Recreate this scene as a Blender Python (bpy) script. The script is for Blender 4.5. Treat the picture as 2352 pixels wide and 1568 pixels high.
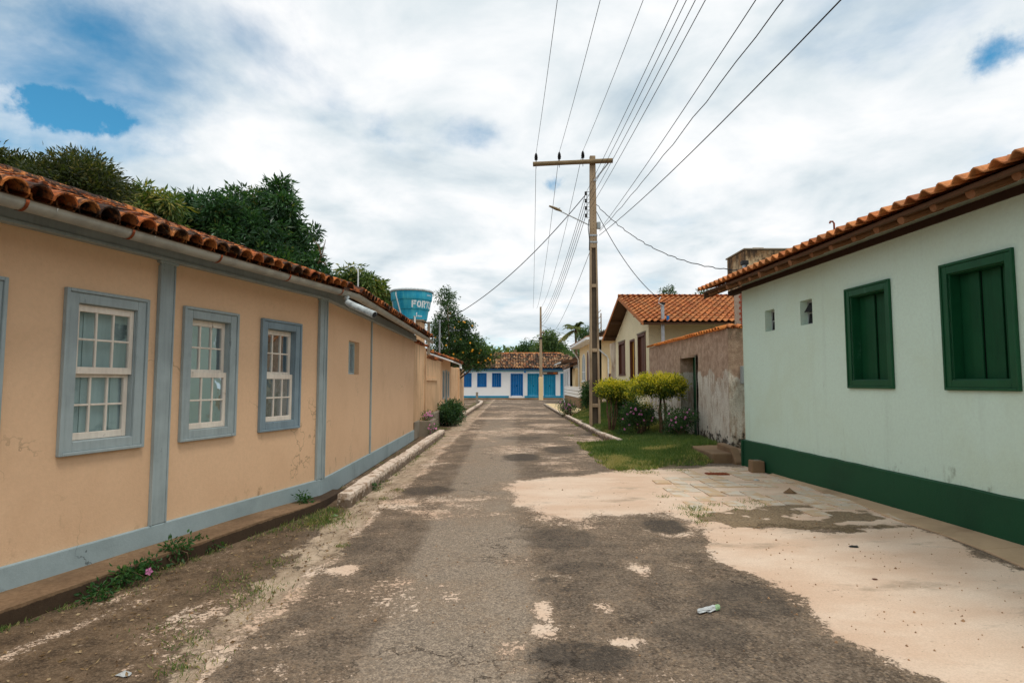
import bpy, math, random
import numpy as np
from mathutils import Vector, Matrix

random.seed(7)
rng = np.random.default_rng(7)
for o in list(bpy.data.objects):
    bpy.data.objects.remove(o)
S = bpy.context.scene
COL = S.collection

# ------------------------------------------------------------------ camera
EYE = 1.6
FPX = 1340.0                      # focal length in units of a 2352 px wide frame
PITCH = math.atan(94 / FPX)
cam = bpy.data.cameras.new('camera')
cam.sensor_width = 36
cam.lens = 36 * FPX / 2352
cam.clip_end = 2000
co = bpy.data.objects.new('camera', cam)
co.location = (0, 0, EYE)
co.rotation_euler = (math.pi / 2 + PITCH, 0, 0)
COL.objects.link(co)
S.camera = co

# ------------------------------------------------------------------ sky
SUN_EL, SUN_AZ = math.radians(66), math.radians(138)   # azimuth from +Y, clockwise
world = bpy.data.worlds.new('World')
S.world = world
world.use_nodes = True
nt = world.node_tree
nt.nodes.clear()


def nd(nt, t, **kw):
    n = nt.nodes.new(t)
    for k, v in kw.items():
        if k.startswith('i_'):
            key = k[2:]
            key = int(key) if key.isdigit() else key
            n.inputs[key].default_value = v
        else:
            setattr(n, k, v)
    return n


def lk(nt, a, ao, b, bi):
    nt.links.new(a.outputs[ao], b.inputs[bi])


def ramp(nt, stops, interp='LINEAR'):
    n = nt.nodes.new('ShaderNodeValToRGB')
    cr = n.color_ramp
    cr.interpolation = interp
    while len(cr.elements) < len(stops):
        cr.elements.new(0.5)
    for e, (p, c) in zip(cr.elements, stops):
        e.position = p
        e.color = (*c, 1) if not isinstance(c, (int, float)) else (c, c, c, 1)
    return n


def build_sky():
    out = nd(nt, 'ShaderNodeOutputWorld')
    sky = nd(nt, 'ShaderNodeTexSky', sky_type='NISHITA', sun_disc=False, sun_elevation=SUN_EL,
             sun_rotation=SUN_AZ, air_density=1.0, dust_density=0.4, ozone_density=2.5)
    bsky = nd(nt, 'ShaderNodeBackground', i_Strength=0.13)
    tint = nd(nt, 'ShaderNodeMix', data_type='RGBA', blend_type='MULTIPLY', i_0=1.0)
    tint.inputs[7].default_value = (0.36, 0.95, 1.0, 1)
    lk(nt, sky, 0, tint, 6)
    lk(nt, tint, 2, bsky, 0)
    tc = nd(nt, 'ShaderNodeTexCoord')
    nrm = nd(nt, 'ShaderNodeVectorMath', operation='NORMALIZE')
    lk(nt, tc, 'Generated', nrm, 0)
    sep = nd(nt, 'ShaderNodeSeparateXYZ')
    lk(nt, nrm, 0, sep, 0)
    # flat cloud deck: xy / (z + c)
    zz = nd(nt, 'ShaderNodeMath', operation='MAXIMUM', i_1=0.0)
    lk(nt, sep, 2, zz, 0)
    za = nd(nt, 'ShaderNodeMath', operation='ADD', i_1=0.22)
    lk(nt, zz, 0, za, 0)
    cmb = nd(nt, 'ShaderNodeCombineXYZ', i_2=0.0)
    for i in (0, 1):
        dv = nd(nt, 'ShaderNodeMath', operation='DIVIDE')
        lk(nt, sep, i, dv, 0)
        lk(nt, za, 0, dv, 1)
        lk(nt, dv, 0, cmb, i)
    cover = nd(nt, 'ShaderNodeTexNoise', i_Scale=1.5, i_Detail=9.0, i_Roughness=0.55, i_Distortion=0.25)
    lk(nt, cmb, 0, cover, 'Vector')
    # gaps of blue between the clouds: (direction, angular size, depth)
    acc = None
    gaps = []
    for (u, v, r, d) in [(145, 262, .062, .60), (60, 150, .26, .24), (2280, 120, .065, .32), (1288, 415, .04, .26), (1060, 305, .10, .16), (900, 290, .08, .13), (230, 330, .16, .13),
                         (800, 250, .16, .07), (480, 130, .24, .16), (2300, 330, .2, .1), (1180, 780, .06, .07), (-500, 200, .2, .3), (2900, 300, .2, .3)]:
        yu = 784 - v
        fy = FPX * math.cos(PITCH) - yu * math.sin(PITCH)
        fz = FPX * math.sin(PITCH) + yu * math.cos(PITCH)
        gaps.append((Vector((u - 1176, fy, fz)).normalized(), r, d))
    for az, el, r, d in [(100, 40, .2, .3), (160, 30, .25, .3), (210, 50, .2, .3), (260, 25, .25, .3)]:
        a, e = math.radians(az), math.radians(el)
        gaps.append((Vector((math.sin(a) * math.cos(e), math.cos(a) * math.cos(e), math.sin(e))), r, d))
    wn = nd(nt, 'ShaderNodeTexNoise', i_Scale=9.0, i_Detail=7.0, i_Roughness=0.62)
    lk(nt, nrm, 0, wn, 'Vector')
    wv = nd(nt, 'ShaderNodeVectorMath', operation='MULTIPLY_ADD')
    lk(nt, wn, 'Color', wv, 0)
    wv.inputs[1].default_value = (.16, .16, .09)
    wadd = nd(nt, 'ShaderNodeVectorMath', operation='SUBTRACT')
    lk(nt, nrm, 0, wadd, 0)
    wadd.inputs[1].default_value = (.08, .08, .045)
    lk(nt, wadd, 0, wv, 2)
    sc = nd(nt, 'ShaderNodeVectorMath', operation='MULTIPLY')
    lk(nt, wv, 0, sc, 0)
    sc.inputs[1].default_value = (1, 1, 1.7)
    for d0, r, dep in gaps:
        dist = nd(nt, 'ShaderNodeVectorMath', operation='DISTANCE')
        lk(nt, sc, 0, dist, 0)
        dist.inputs[1].default_value = (d0.x, d0.y, d0.z * 1.7)
        mr = nd(nt, 'ShaderNodeMapRange', interpolation_type='SMOOTHSTEP', i_1=0.0, i_2=r, i_3=dep, i_4=0.0)
        lk(nt, dist, 'Value', mr, 0)
        if acc is None:
            acc = mr
        else:
            ad = nd(nt, 'ShaderNodeMath', operation='ADD')
            lk(nt, acc, 0, ad, 0)
            lk(nt, mr, 0, ad, 1)
            acc = ad
    sub = nd(nt, 'ShaderNodeMath', operation='SUBTRACT')
    lk(nt, cover, 0, sub, 0)
    lk(nt, acc, 0, sub, 1)
    cr = ramp(nt, [(0.12, 0.0), (0.45, 1.0)], 'EASE')
    lk(nt, sub, 0, cr, 0)
    # cloud brightness: soft grey undersides, white tops
    sh = nd(nt, 'ShaderNodeTexNoise', i_Scale=2.6, i_Detail=8.0, i_Roughness=0.54, i_Distortion=0.25)
    mp = nd(nt, 'ShaderNodeMapping')
    mp.inputs['Location'].default_value = (3.7, 1.3, .4)
    lk(nt, cmb, 0, mp, 0)
    lk(nt, mp, 0, sh, 'Vector')
    cc = ramp(nt, [(0.30, (.52, .61, .67)), (0.43, (.69, .755, .79)), (0.54, (.83, .86, .88)), (0.66, (.97, .965, .96))])
    lk(nt, sh, 0, cc, 0)
    bcl = nd(nt, 'ShaderNodeBackground', i_Strength=1.0)
    lk(nt, cc, 0, bcl, 0)
    mix = nd(nt, 'ShaderNodeMixShader')
    lk(nt, cr, 0, mix, 0)
    lk(nt, bsky, 0, mix, 1)
    lk(nt, bcl, 0, mix, 2)
    lk(nt, mix, 0, out, 0)


build_sky()

sun = bpy.data.lights.new('sun', 'SUN')
sun.energy = 1.5
sun.angle = math.radians(18)
sun.color = (1.0, .93, .82)
so = bpy.data.objects.new('sun', sun)
sd = Vector((math.sin(SUN_AZ) * math.cos(SUN_EL), math.cos(SUN_AZ) * math.cos(SUN_EL), math.sin(SUN_EL)))
so.rotation_euler = (-sd).to_track_quat('-Z', 'Y').to_euler()
so.location = sd * 60
COL.objects.link(so)

S.render.engine = 'CYCLES'
vs = S.view_settings
vs.view_transform = 'Standard'
vs.look = 'None'
vs.exposure = 0.15
vs.gamma = 1.0
vs.use_curve_mapping = False

# ------------------------------------------------------------------ helpers
ROOT = {}


def at(u, v, Y):
    """point of the street at distance Y that is seen at (u, v) of a 2352 px frame"""
    yu = 784 - v
    fy = FPX * math.cos(PITCH) - yu * math.sin(PITCH)
    fz = FPX * math.sin(PITCH) + yu * math.cos(PITCH)
    return Vector(((u - 1176) / fy * Y, Y, EYE + fz / fy * Y))


def gp(u, v, z=0.0):
    d = at(u, v, 1.0) - Vector((0, 0, EYE))
    t = (z - EYE) / d.z
    return (d.x * t, t)


def tag(o, label=None, cat=None, group=None, kind=None):
    if label: o['label'] = label
    if cat: o['category'] = cat
    if group: o['group'] = group
    if kind: o['kind'] = kind
    return o


def thing(name, label, cat, loc=(0, 0, 0), group=None):
    o = bpy.data.objects.new(name, None)
    o.empty_display_size = .1
    COL.objects.link(o)
    o.location = loc
    ROOT[o.name] = Vector(loc)
    return tag(o, label, cat, group)


class MB:
    def __init__(s):
        s.v, s.f, s.sm = [], [], []

    def quad(s, a, b, c, d):
        n = len(s.v)
        s.v += [tuple(a), tuple(b), tuple(c), tuple(d)]
        s.f.append((n, n + 1, n + 2, n + 3))
        return s

    def poly(s, pts):
        n = len(s.v)
        s.v += [tuple(p) for p in pts]
        s.f.append(tuple(range(n, n + len(pts))))
        return s

    def hexa(s, p):
        """8 corners: bottom 0-3 (ccw), top 4-7"""
        n = len(s.v)
        s.v += [tuple(q) for q in p]
        s.f += [tuple(n + i for i in f) for f in
                ((3, 2, 1, 0), (4, 5, 6, 7), (0, 1, 5, 4), (1, 2, 6, 5), (2, 3, 7, 6), (3, 0, 4, 7))]
        return s

    def box(s, x0, x1, y0, y1, z0, z1):
        return s.hexa([(x0, y0, z0), (x1, y0, z0), (x1, y1, z0), (x0, y1, z0), (x0, y0, z1), (x1, y0, z1), (x1, y1, z1), (x0, y1, z1)])

    def prism(s, pts, off):
        off = Vector(off)
        n = len(pts)
        b = len(s.v)
        s.v += [tuple(p) for p in pts] + [tuple(Vector(p) + off) for p in pts]
        s.f.append(tuple(b + i for i in reversed(range(n))))
        s.f.append(tuple(b + n + i for i in range(n)))
        for i in range(n):
            j = (i + 1) % n
            s.f.append((b + i, b + j, b + n + j, b + n + i))
        return s

    def tube(s, pts, r, seg=8, caps=True):
        pts = [Vector(p) for p in pts]
        rs = r if isinstance(r, (list, tuple)) else [r] * len(pts)
        b = len(s.v)
        up = Vector((0, 0, 1))
        for i, p in enumerate(pts):
            t = (pts[min(i + 1, len(pts) - 1)] - pts[max(i - 1, 0)]).normalized()
            ref = up if abs(t.z) < .95 else Vector((0, 1, 0))
            e1 = t.cross(ref).normalized()
            e2 = e1.cross(t)
            for k in range(seg):
                a = 2 * math.pi * k / seg
                s.v.append(tuple(p + (e1 * math.cos(a) + e2 * math.sin(a)) * rs[i]))
        for i in range(len(pts) - 1):
            for k in range(seg):
                k2 = (k + 1) % seg
                s.f.append((b + i * seg + k, b + i * seg + k2, b + (i + 1) * seg + k2, b + (i + 1) * seg + k))
        if caps:
            s.f.append(tuple(b + k for k in reversed(range(seg))))
            e = b + (len(pts) - 1) * seg
            s.f.append(tuple(e + k for k in range(seg)))
        return s

    def lathe(s, prof, c, seg=24, caps=True):
        b = len(s.v)
        for r, z in prof:
            for k in range(seg):
                a = 2 * math.pi * k / seg
                s.v.append((c[0] + r * math.cos(a), c[1] + r * math.sin(a), c[2] + z))
        for i in range(len(prof) - 1):
            for k in range(seg):
                k2 = (k + 1) % seg
                s.f.append((b + i * seg + k, b + i * seg + k2, b + (i + 1) * seg + k2, b + (i + 1) * seg + k))
        if caps:
            s.f.append(tuple(b + k for k in reversed(range(seg))))
            e = b + (len(prof) - 1) * seg
            s.f.append(tuple(e + k for k in range(seg)))
        return s

    def build(s, name, m, parent=None, label=None, kind=None, bev=0, smooth=False, bseg=1, jit=0):
        L = ROOT[parent.name] if parent else Vector((0, 0, 0))
        me = bpy.data.meshes.new(name)
        vs_ = [(x - L.x, y - L.y, z - L.z) for x, y, z in s.v]
        me.from_pydata(vs_, [], s.f)
        if m: me.materials.append(m)
        if smooth:
            me.polygons.foreach_set('use_smooth', [True] * len(me.polygons))
        me.update()
        o = bpy.data.objects.new(name, me)
        COL.objects.link(o)
        if parent:
            o.parent = parent
        ROOT[o.name] = L
        if bev:
            bm_ = o.modifiers.new('bevel', 'BEVEL')
            bm_.width = bev
            bm_.segments = bseg
            bm_.limit_method = 'ANGLE'
        if label: o['label'] = label
        if kind: o['kind'] = kind
        return o


def mesh_np(name, v, quads, m, parent=None, kind=None, smooth=False, attrs=None, tri=False):
    L = ROOT[parent.name] if parent else Vector((0, 0, 0))
    v = np.asarray(v, dtype=np.float32) - np.array(L, dtype=np.float32)
    q = np.asarray(quads, dtype=np.int32)
    k = q.shape[1]
    me = bpy.data.meshes.new(name)
    me.vertices.add(len(v))
    me.vertices.foreach_set('co', v.ravel())
    me.loops.add(q.size)
    me.loops.foreach_set('vertex_index', q.ravel())
    me.polygons.add(len(q))
    me.polygons.foreach_set('loop_start', np.arange(len(q), dtype=np.int32) * k)
    me.polygons.foreach_set('loop_total', np.full(len(q), k, dtype=np.int32))
    me.polygons.foreach_set('use_smooth', np.full(len(q), smooth))
    me.update(calc_edges=True)
    if m: me.materials.append(m)
    for an, arr in (attrs or {}).items():
        arr = np.asarray(arr, dtype=np.float32)
        if arr.ndim == 1:
            a = me.attributes.new(an, 'FLOAT', 'POINT')
            a.data.foreach_set('value', arr)
        else:
            a = me.attributes.new(an, 'FLOAT_COLOR', 'POINT')
            a.data.foreach_set('color', arr.ravel())
    o = bpy.data.objects.new(name, me)
    COL.objects.link(o)
    if parent: o.parent = parent
    ROOT[o.name] = L
    if kind: o['kind'] = kind
    return o


def piece(name, me, parent, M):
    """one more object that shares mesh data; M is its world matrix"""
    o = bpy.data.objects.new(name, me)
    COL.objects.link(o)
    o.parent = parent
    L = ROOT[parent.name]
    o.matrix_local = Matrix.Translation(-L) @ M
    ROOT[o.name] = L
    return o


class Frame:
    """s along the wall, d out of it towards the street, z up"""
    def __init__(f, o, a, n):
        f.o, f.a, f.n = Vector((*o, 0)), Vector((*a, 0)).normalized(), Vector((*n, 0)).normalized()

    def p(f, s, d, z):
        q = f.o + f.a * s + f.n * d
        return Vector((q.x, q.y, z))

    def box(f, mb, s0, s1, d0, d1, z0, z1):
        return mb.hexa([f.p(s0, d0, z0), f.p(s1, d0, z0), f.p(s1, d1, z0), f.p(s0, d1, z0),
                        f.p(s0, d0, z1), f.p(s1, d0, z1), f.p(s1, d1, z1), f.p(s0, d1, z1)])

    def wall(f, mb, s0, s1, z0, z1, t, holes=(), top=True):
        """front face with openings, their reveals, back, ends and top"""
        ss = sorted({s0, s1, *[h[0] for h in holes], *[h[1] for h in holes]})
        zs = sorted({z0, z1, *[h[2] for h in holes], *[h[3] for h in holes]})
        for i in range(len(ss) - 1):
            for j in range(len(zs) - 1):
                sm, zm = (ss[i] + ss[i + 1]) / 2, (zs[j] + zs[j + 1]) / 2
                if any(h[0] < sm < h[1] and h[2] < zm < h[3] for h in holes):
                    continue
                mb.quad(f.p(ss[i], 0, zs[j]), f.p(ss[i + 1], 0, zs[j]), f.p(ss[i + 1], 0, zs[j + 1]), f.p(ss[i], 0, zs[j + 1]))
        for a, b, c, d in holes:
            mb.quad(f.p(a, 0, c), f.p(a, 0, d), f.p(a, -t, d), f.p(a, -t, c))
            mb.quad(f.p(b, 0, c), f.p(b, 0, d), f.p(b, -t, d), f.p(b, -t, c))
            mb.quad(f.p(a, 0, c), f.p(b, 0, c), f.p(b, -t, c), f.p(a, -t, c))
            mb.quad(f.p(a, 0, d), f.p(b, 0, d), f.p(b, -t, d), f.p(a, -t, d))
            mb.quad(f.p(a, -t, c), f.p(b, -t, c), f.p(b, -t, d), f.p(a, -t, d))
        mb.quad(f.p(s0, -t, z0), f.p(s1, -t, z0), f.p(s1, -t, z1), f.p(s0, -t, z1)) if not holes else None
        for s_ in (s0, s1):
            mb.quad(f.p(s_, 0, z0), f.p(s_, 0, z1), f.p(s_, -t, z1), f.p(s_, -t, z0))
        if top:
            mb.quad(f.p(s0, 0, z1), f.p(s1, 0, z1), f.p(s1, -t, z1), f.p(s0, -t, z1))
        return mb


def vnoise(x, y, seed=0):
    x = np.asarray(x, float); y = np.asarray(y, float)
    xi, yi = np.floor(x).astype(np.int64), np.floor(y).astype(np.int64)
    xf, yf = x - xi, y - yi

    def h(i, j):
        n = (i * 374761393 + j * 668265263 + seed * 1442695041) & 0xffffffff
        n = ((n ^ (n >> 13)) * 1274126177) & 0xffffffff
        return ((n ^ (n >> 16)) & 0xffff) / 65535.0
    u, v = xf * xf * (3 - 2 * xf), yf * yf * (3 - 2 * yf)
    return (h(xi, yi) * (1 - u) + h(xi + 1, yi) * u) * (1 - v) + (h(xi, yi + 1) * (1 - u) + h(xi + 1, yi + 1) * u) * v


def fbm(x, y, seed=0, o=4):
    r, a, t = 0, 1, 0
    for k in range(o):
        r = r + a * vnoise(x * 2 ** k, y * 2 ** k, seed + k)
        t += a
        a *= .5
    return r / t


def sstep(a, b, x):
    t = np.clip((x - a) / (b - a), 0, 1)
    return t * t * (3 - 2 * t)


# ------------------------------------------------------------------ materials
def srgb(r, g, b):
    f = lambda c: c / 12.92 if c <= .04045 else ((c + .055) / 1.055) ** 2.4
    return (f(r / 255), f(g / 255), f(b / 255))


def newmat(name):
    m = bpy.data.materials.new(name)
    m.use_nodes = True
    n = m.node_tree
    n.nodes.clear()
    out = nd(n, 'ShaderNodeOutputMaterial')
    b = nd(n, 'ShaderNodeBsdfPrincipled')
    b.inputs['Specular IOR Level'].default_value = .3
    lk(n, b, 0, out, 0)
    return m, n, b, out


def mixc(n, fac, a, b, blend='MIX'):
    """a, b, fac: (node, socket) or constant"""
    m = nd(n, 'ShaderNodeMix', data_type='RGBA', blend_type=blend)
    for i, x in ((0, fac), (6, a), (7, b)):
        if isinstance(x, tuple) and len(x) == 2 and hasattr(x[0], 'outputs'):
            n.links.new(x[0].outputs[x[1]], m.inputs[i])
        elif i == 0:
            m.inputs[0].default_value = x
        else:
            m.inputs[i].default_value = (*x, 1)
    return (m, 2)


def noise(n, scale, detail=4, rough=.55, vec=None, dist=0, stretch=None, w=None):
    t = nd(n, 'ShaderNodeTexNoise', i_Scale=scale, i_Detail=detail, i_Roughness=rough, i_Distortion=dist)
    src = vec
    if src is None:
        tc = nd(n, 'ShaderNodeNewGeometry')
        src = (tc, 'Position')
    if stretch or w:
        mp = nd(n, 'ShaderNodeMapping')
        if stretch: mp.inputs['Scale'].default_value = stretch
        if w: mp.inputs['Location'].default_value = (w, w * .7, w * 1.3)
        lk(n, src[0], src[1], mp, 0)
        src = (mp, 0)
    lk(n, src[0], src[1], t, 'Vector')
    return (t, 0)


def thr(n, src, a, b, x=0.0, y=1.0):
    r = nd(n, 'ShaderNodeMapRange', interpolation_type='SMOOTHSTEP', i_1=a, i_2=b, i_3=x, i_4=y)
    lk(n, src[0], src[1], r, 0)
    return (r, 0)


def mul(n, a, b, op='MULTIPLY'):
    m = nd(n, 'ShaderNodeMath', operation=op)
    for i, x in ((0, a), (1, b)):
        if isinstance(x, tuple):
            lk(n, x[0], x[1], m, i)
        else:
            m.inputs[i].default_value = x
    return (m, 0)


def bump(n, b, src, strength=.3, dist=.01):
    bp = nd(n, 'ShaderNodeBump', i_Strength=strength, i_Distance=dist)
    lk(n, src[0], src[1], bp, 'Height')
    lk(n, bp, 0, b, 'Normal')


def setc(n, b, src):
    n.links.new(src[0].outputs[src[1]], b.inputs['Base Color'])


def posz(n):
    g = nd(n, 'ShaderNodeNewGeometry')
    s = nd(n, 'ShaderNodeSeparateXYZ')
    lk(n, g, 'Position', s, 0)
    return (s, 2)


def plaster(name, col, dirt=None, stain=.5, rough=.9, bstr=.25, cracks=0.0, streak=0.0, foot=None, fz=(.2, .9)):
    m, n, b, _ = newmat(name)
    b.inputs['Roughness'].default_value = rough
    dirt = dirt or tuple(c * .62 for c in col)
    big = noise(n, .9, 6, .6, dist=.4)
    c = mixc(n, thr(n, big, .40, .75, 0, stain), col, dirt)
    fine = noise(n, 28, 4, .6)
    c = mixc(n, thr(n, fine, .3, .75, 0, .22), c, tuple(x * .72 for x in col))
    sc = noise(n, 5.5, 8, .7, stretch=(1, 1, .35), w=3)
    c = mixc(n, thr(n, sc, .62, .76, 0, .45), c, tuple(x * .45 for x in col))
    if streak:
        st = noise(n, 5, 6, .65, stretch=(1, 1, .06), w=9)
        c = mixc(n, thr(n, st, .55, .72, 0, streak), c, tuple(x * .33 for x in dirt))
    if foot:
        st = noise(n, 7, 8, .74, stretch=(1, 1, .5), w=5)
        z = thr(n, posz(n), fz[0], fz[1], .25, 0.0)
        gate = thr(n, noise(n, 1.1, 3, .5, w=15), .48, .62)
        c = mixc(n, mul(n, thr(n, mul(n, st, z, 'ADD'), .74, .90, 0, .7), gate), c, foot)
    hsum = mul(n, noise(n, 60, 5, .6), mul(n, noise(n, 5, 4, .5), 1.6), 'ADD')
    if cracks:
        v = nd(n, 'ShaderNodeTexVoronoi', feature='DISTANCE_TO_EDGE', i_Scale=.55)
        g = nd(n, 'ShaderNodeNewGeometry')
        wn = nd(n, 'ShaderNodeTexNoise', i_Scale=3.0, i_Detail=6.0)
        lk(n, g, 'Position', wn, 'Vector')
        ad = nd(n, 'ShaderNodeVectorMath', operation='ADD')
        lk(n, g, 'Position', ad, 0)
        lk(n, wn, 'Color', ad, 1)
        lk(n, ad, 0, v, 'Vector')
        ck = thr(n, (v, 0), .002, .006, 1, 0)
        gate = thr(n, noise(n, .8, 2, .5, w=11), .5, .62, 0, 1)
        c = mixc(n, mul(n, mul(n, ck, gate), cracks), c, tuple(x * .25 for x in col))
    setc(n, b, c)
    bump(n, b, hsum, bstr, .008)
    return m


def paint(name, col, under=(.16, .13, .1), wear=.3, rough=.55, grain=(1, 1, .08), wearscale=9, spec=.3):
    m, n, b, _ = newmat(name)
    b.inputs['Roughness'].default_value = rough
    b.inputs['Specular IOR Level'].default_value = spec
    g = noise(n, 30, 5, .6, stretch=grain)
    c = mixc(n, thr(n, g, .3, .75, 0, .45), col, tuple(x * .62 for x in col))
    lg = noise(n, 3.5, 4, .6, w=2)
    c = mixc(n, thr(n, lg, .35, .7, 0, .4), c, tuple(min(1, x * 1.35) for x in col))
    w = noise(n, wearscale, 9, .72, stretch=(1, 1, .35), w=6)
    c = mixc(n, thr(n, w, .62, .68, 0, wear), c, under)
    setc(n, b, c)
    bump(n, b, mul(n, g, w, 'ADD'), .3, .004)
    return m


def plain(name, col, rough=.6, metal=0.0, var=.25, scale=12, bs=.15, spec=.3):
    m, n, b, _ = newmat(name)
    b.inputs['Roughness'].default_value = rough
    b.inputs['Metallic'].default_value = metal
    b.inputs['Specular IOR Level'].default_value = spec
    g = noise(n, scale, 6, .62)
    c = mixc(n, thr(n, g, .35, .7, 0, 1), tuple(min(1, x * (1 + var)) for x in col), tuple(x * (1 - var) for x in col))
    setc(n, b, c)
    bump(n, b, g, bs, .006)
    return m


def tilemat(name, cols, dark=.5, lichen=.0, dscale=7):
    m, n, b, _ = newmat(name)
    b.inputs['Roughness'].default_value = .85
    oi = nd(n, 'ShaderNodeObjectInfo')
    ge = nd(n, 'ShaderNodeNewGeometry')
    r = mul(n, mul(n, (oi, 'Random'), (ge, 'Random Per Island'), 'ADD'), 1.0, 'FRACT')
    rp = ramp(n, [(i / (len(cols) - 1), c) for i, c in enumerate(cols)])
    lk(n, r[0], 0, rp, 0)
    g = noise(n, dscale, 8, .7)
    off = mul(n, r, .16)
    gg = mul(n, g, off, 'ADD')
    c = mixc(n, thr(n, gg, .50, .64, 0, dark), (rp, 0), (.018, .013, .010))
    if lichen:
        l = noise(n, 22, 5, .6, w=4)
        c = mixc(n, thr(n, l, .60, .70, 0, lichen), c, (.34, .28, .18))
    f = noise(n, 70, 3, .6)
    c = mixc(n, thr(n, f, .3, .8, 0, .35), c, (.05, .02, .01))
    setc(n, b, c)
    bump(n, b, mul(n, g, f, 'ADD'), .4, .006)
    return m


def leafmat(name, stops, trans=.35, rough=.45, spec=.35):
    m, n, b, out = newmat(name)
    at_ = nd(n, 'ShaderNodeAttribute', attribute_name='v')
    rp = ramp(n, stops)
    lk(n, at_, 'Fac', rp, 0)
    lk(n, rp, 0, b, 'Base Color')
    b.inputs['Roughness'].default_value = rough
    b.inputs['Specular IOR Level'].default_value = spec
    t = nd(n, 'ShaderNodeBsdfTranslucent')
    tm = mixc(n, 1.0, (rp, 0), (1.5, 1.6, .6), 'MULTIPLY')
    lk(n, tm[0], 2, t, 0)
    mx = nd(n, 'ShaderNodeMixShader', i_0=trans)
    lk(n, b, 0, mx, 1)
    lk(n, t, 0, mx, 2)
    lk(n, mx, 0, out, 0)
    return m


M = {}
M['cream'] = plaster('cream_plaster', srgb(226, 188, 152), srgb(204, 164, 128), .5, cracks=.5, foot=srgb(120, 92, 66), fz=(.25, .85))
M['cream_old'] = plaster('stained_cream_plaster', srgb(222, 184, 144), srgb(176, 136, 100), .6, streak=.6, cracks=.8, foot=srgb(60, 50, 38), fz=(.2, 1.5))
M['mint'] = plaster('mint_plaster', srgb(206, 229, 215), srgb(196, 214, 192), .6, bstr=.3, streak=.10, foot=srgb(126, 140, 122), fz=(.48, .95))
M['green_base'] = plaster('dark_green_plaster', srgb(17, 74, 47), srgb(11, 56, 37), .6, rough=.6, bstr=.3)
M['trim'] = paint('blue_grey_paint', srgb(152, 164, 166), srgb(78, 86, 88), .45)
M['trim_worn'] = paint('worn_blue_grey_paint', srgb(122, 140, 150), srgb(52, 56, 60), .85, wearscale=6)
M['trim_base'] = plaster('blue_grey_plaster', srgb(158, 174, 178), srgb(106, 120, 122), .5, cracks=.9, foot=srgb(110, 96, 80), fz=(.0, .2))
M['sash'] = paint('white_sash_paint', srgb(226, 214, 200), srgb(90, 76, 60), .75, rough=.6, wearscale=14)
M['shutter_in'] = paint('inner_shutter_paint', srgb(168, 186, 188), srgb(84, 100, 104), .4)
M['greenwood'] = paint('green_door_paint', srgb(15, 76, 45), srgb(66, 112, 88), .45, rough=.5, spec=.3)
M['greenwood_dark'] = paint('green_shutter_paint', srgb(13, 68, 40), srgb(44, 88, 66), .3, rough=.55, spec=.2)
M['gutter'] = plain('galvanised_gutter', srgb(158, 158, 150), .5, .25, .16, 6)
M['rust'] = plain('rusty_strap', srgb(128, 62, 30), .85, 0, .3, 20)
M['pvc'] = plain('weathered_white_pipe', srgb(214, 216, 214), .5, 0, .12, 8)
M['pvc_old'] = plain('grey_spattered_pipe', srgb(176, 184, 186), .6, 0, .3, 16)
M['tile_old'] = tilemat('old_clay_tile', [srgb(176, 92, 44), srgb(206, 124, 62), srgb(150, 74, 38), srgb(222, 142, 78), srgb(112, 62, 40)], .95, .35, 9)
M['tile_dark'] = tilemat('mossy_clay_tile', [srgb(150, 92, 58), srgb(196, 150, 104), srgb(112, 66, 44), srgb(214, 178, 138), srgb(80, 54, 42)], .95, .6, 2.2)
M['tile_new'] = tilemat('clean_clay_tile', [srgb(206, 126, 70), srgb(216, 142, 84), srgb(194, 110, 58), srgb(222, 152, 94)], .4, .12, 5)
M['tile_org'] = tilemat('orange_clay_tile', [srgb(228, 140, 62), srgb(216, 122, 52), srgb(234, 152, 76)], .28, .05)
M['wood_dark'] = paint('dark_rafter_wood', srgb(92, 66, 46), (.02, .015, .01), .4, rough=.85, grain=(.2, 6, 6))
M['wood_black'] = paint('eave_shade_wood', srgb(58, 42, 32), (.015, .012, .01), .5, rough=.9)  # wood darkened to carry the shade of the gap under the eave
M['log'] = paint('round_log_wood', srgb(132, 92, 62), (.04, .025, .015), .5, rough=.85)
M['brownwood'] = paint('brown_shutter_wood', srgb(96, 58, 42), (.02, .012, .01), .3, rough=.6)
M['yellowdoor'] = paint('yellow_door_paint', srgb(202, 148, 32), srgb(120, 80, 20), .25)
M['yellowwall'] = plaster('pale_yellow_plaster', srgb(238, 226, 190), srgb(212, 202, 164), .4, cracks=.6, foot=srgb(196, 160, 110), fz=(.6, 1.3))
M['white'] = plaster('white_limewash', srgb(240, 240, 240), srgb(216, 214, 210), .3, foot=srgb(150, 130, 110), fz=(.1, .6))
M['white_old'] = plaster('peeling_limewash', srgb(206, 192, 172), srgb(140, 112, 84), .9, streak=.85, foot=srgb(80, 70, 60), fz=(.1, 1.2))
def tower_mat():
    m, n, b, _ = newmat('mould_stained_render')
    b.inputs['Roughness'].default_value = .95
    c = mixc(n, thr(n, noise(n, 2.6, 7, .68), .38, .62), srgb(206, 180, 142), srgb(146, 112, 76))
    c = mixc(n, thr(n, noise(n, 5, 8, .74, stretch=(1, 1, .3), w=4), .46, .56, 0, .9), c, srgb(58, 46, 36))
    c = mixc(n, thr(n, noise(n, 22, 6, .7), .4, .65, 0, .4), c, srgb(90, 72, 54))
    setc(n, b, c)
    bump(n, b, noise(n, 18, 7, .7), .7, .02)
    return m


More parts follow.
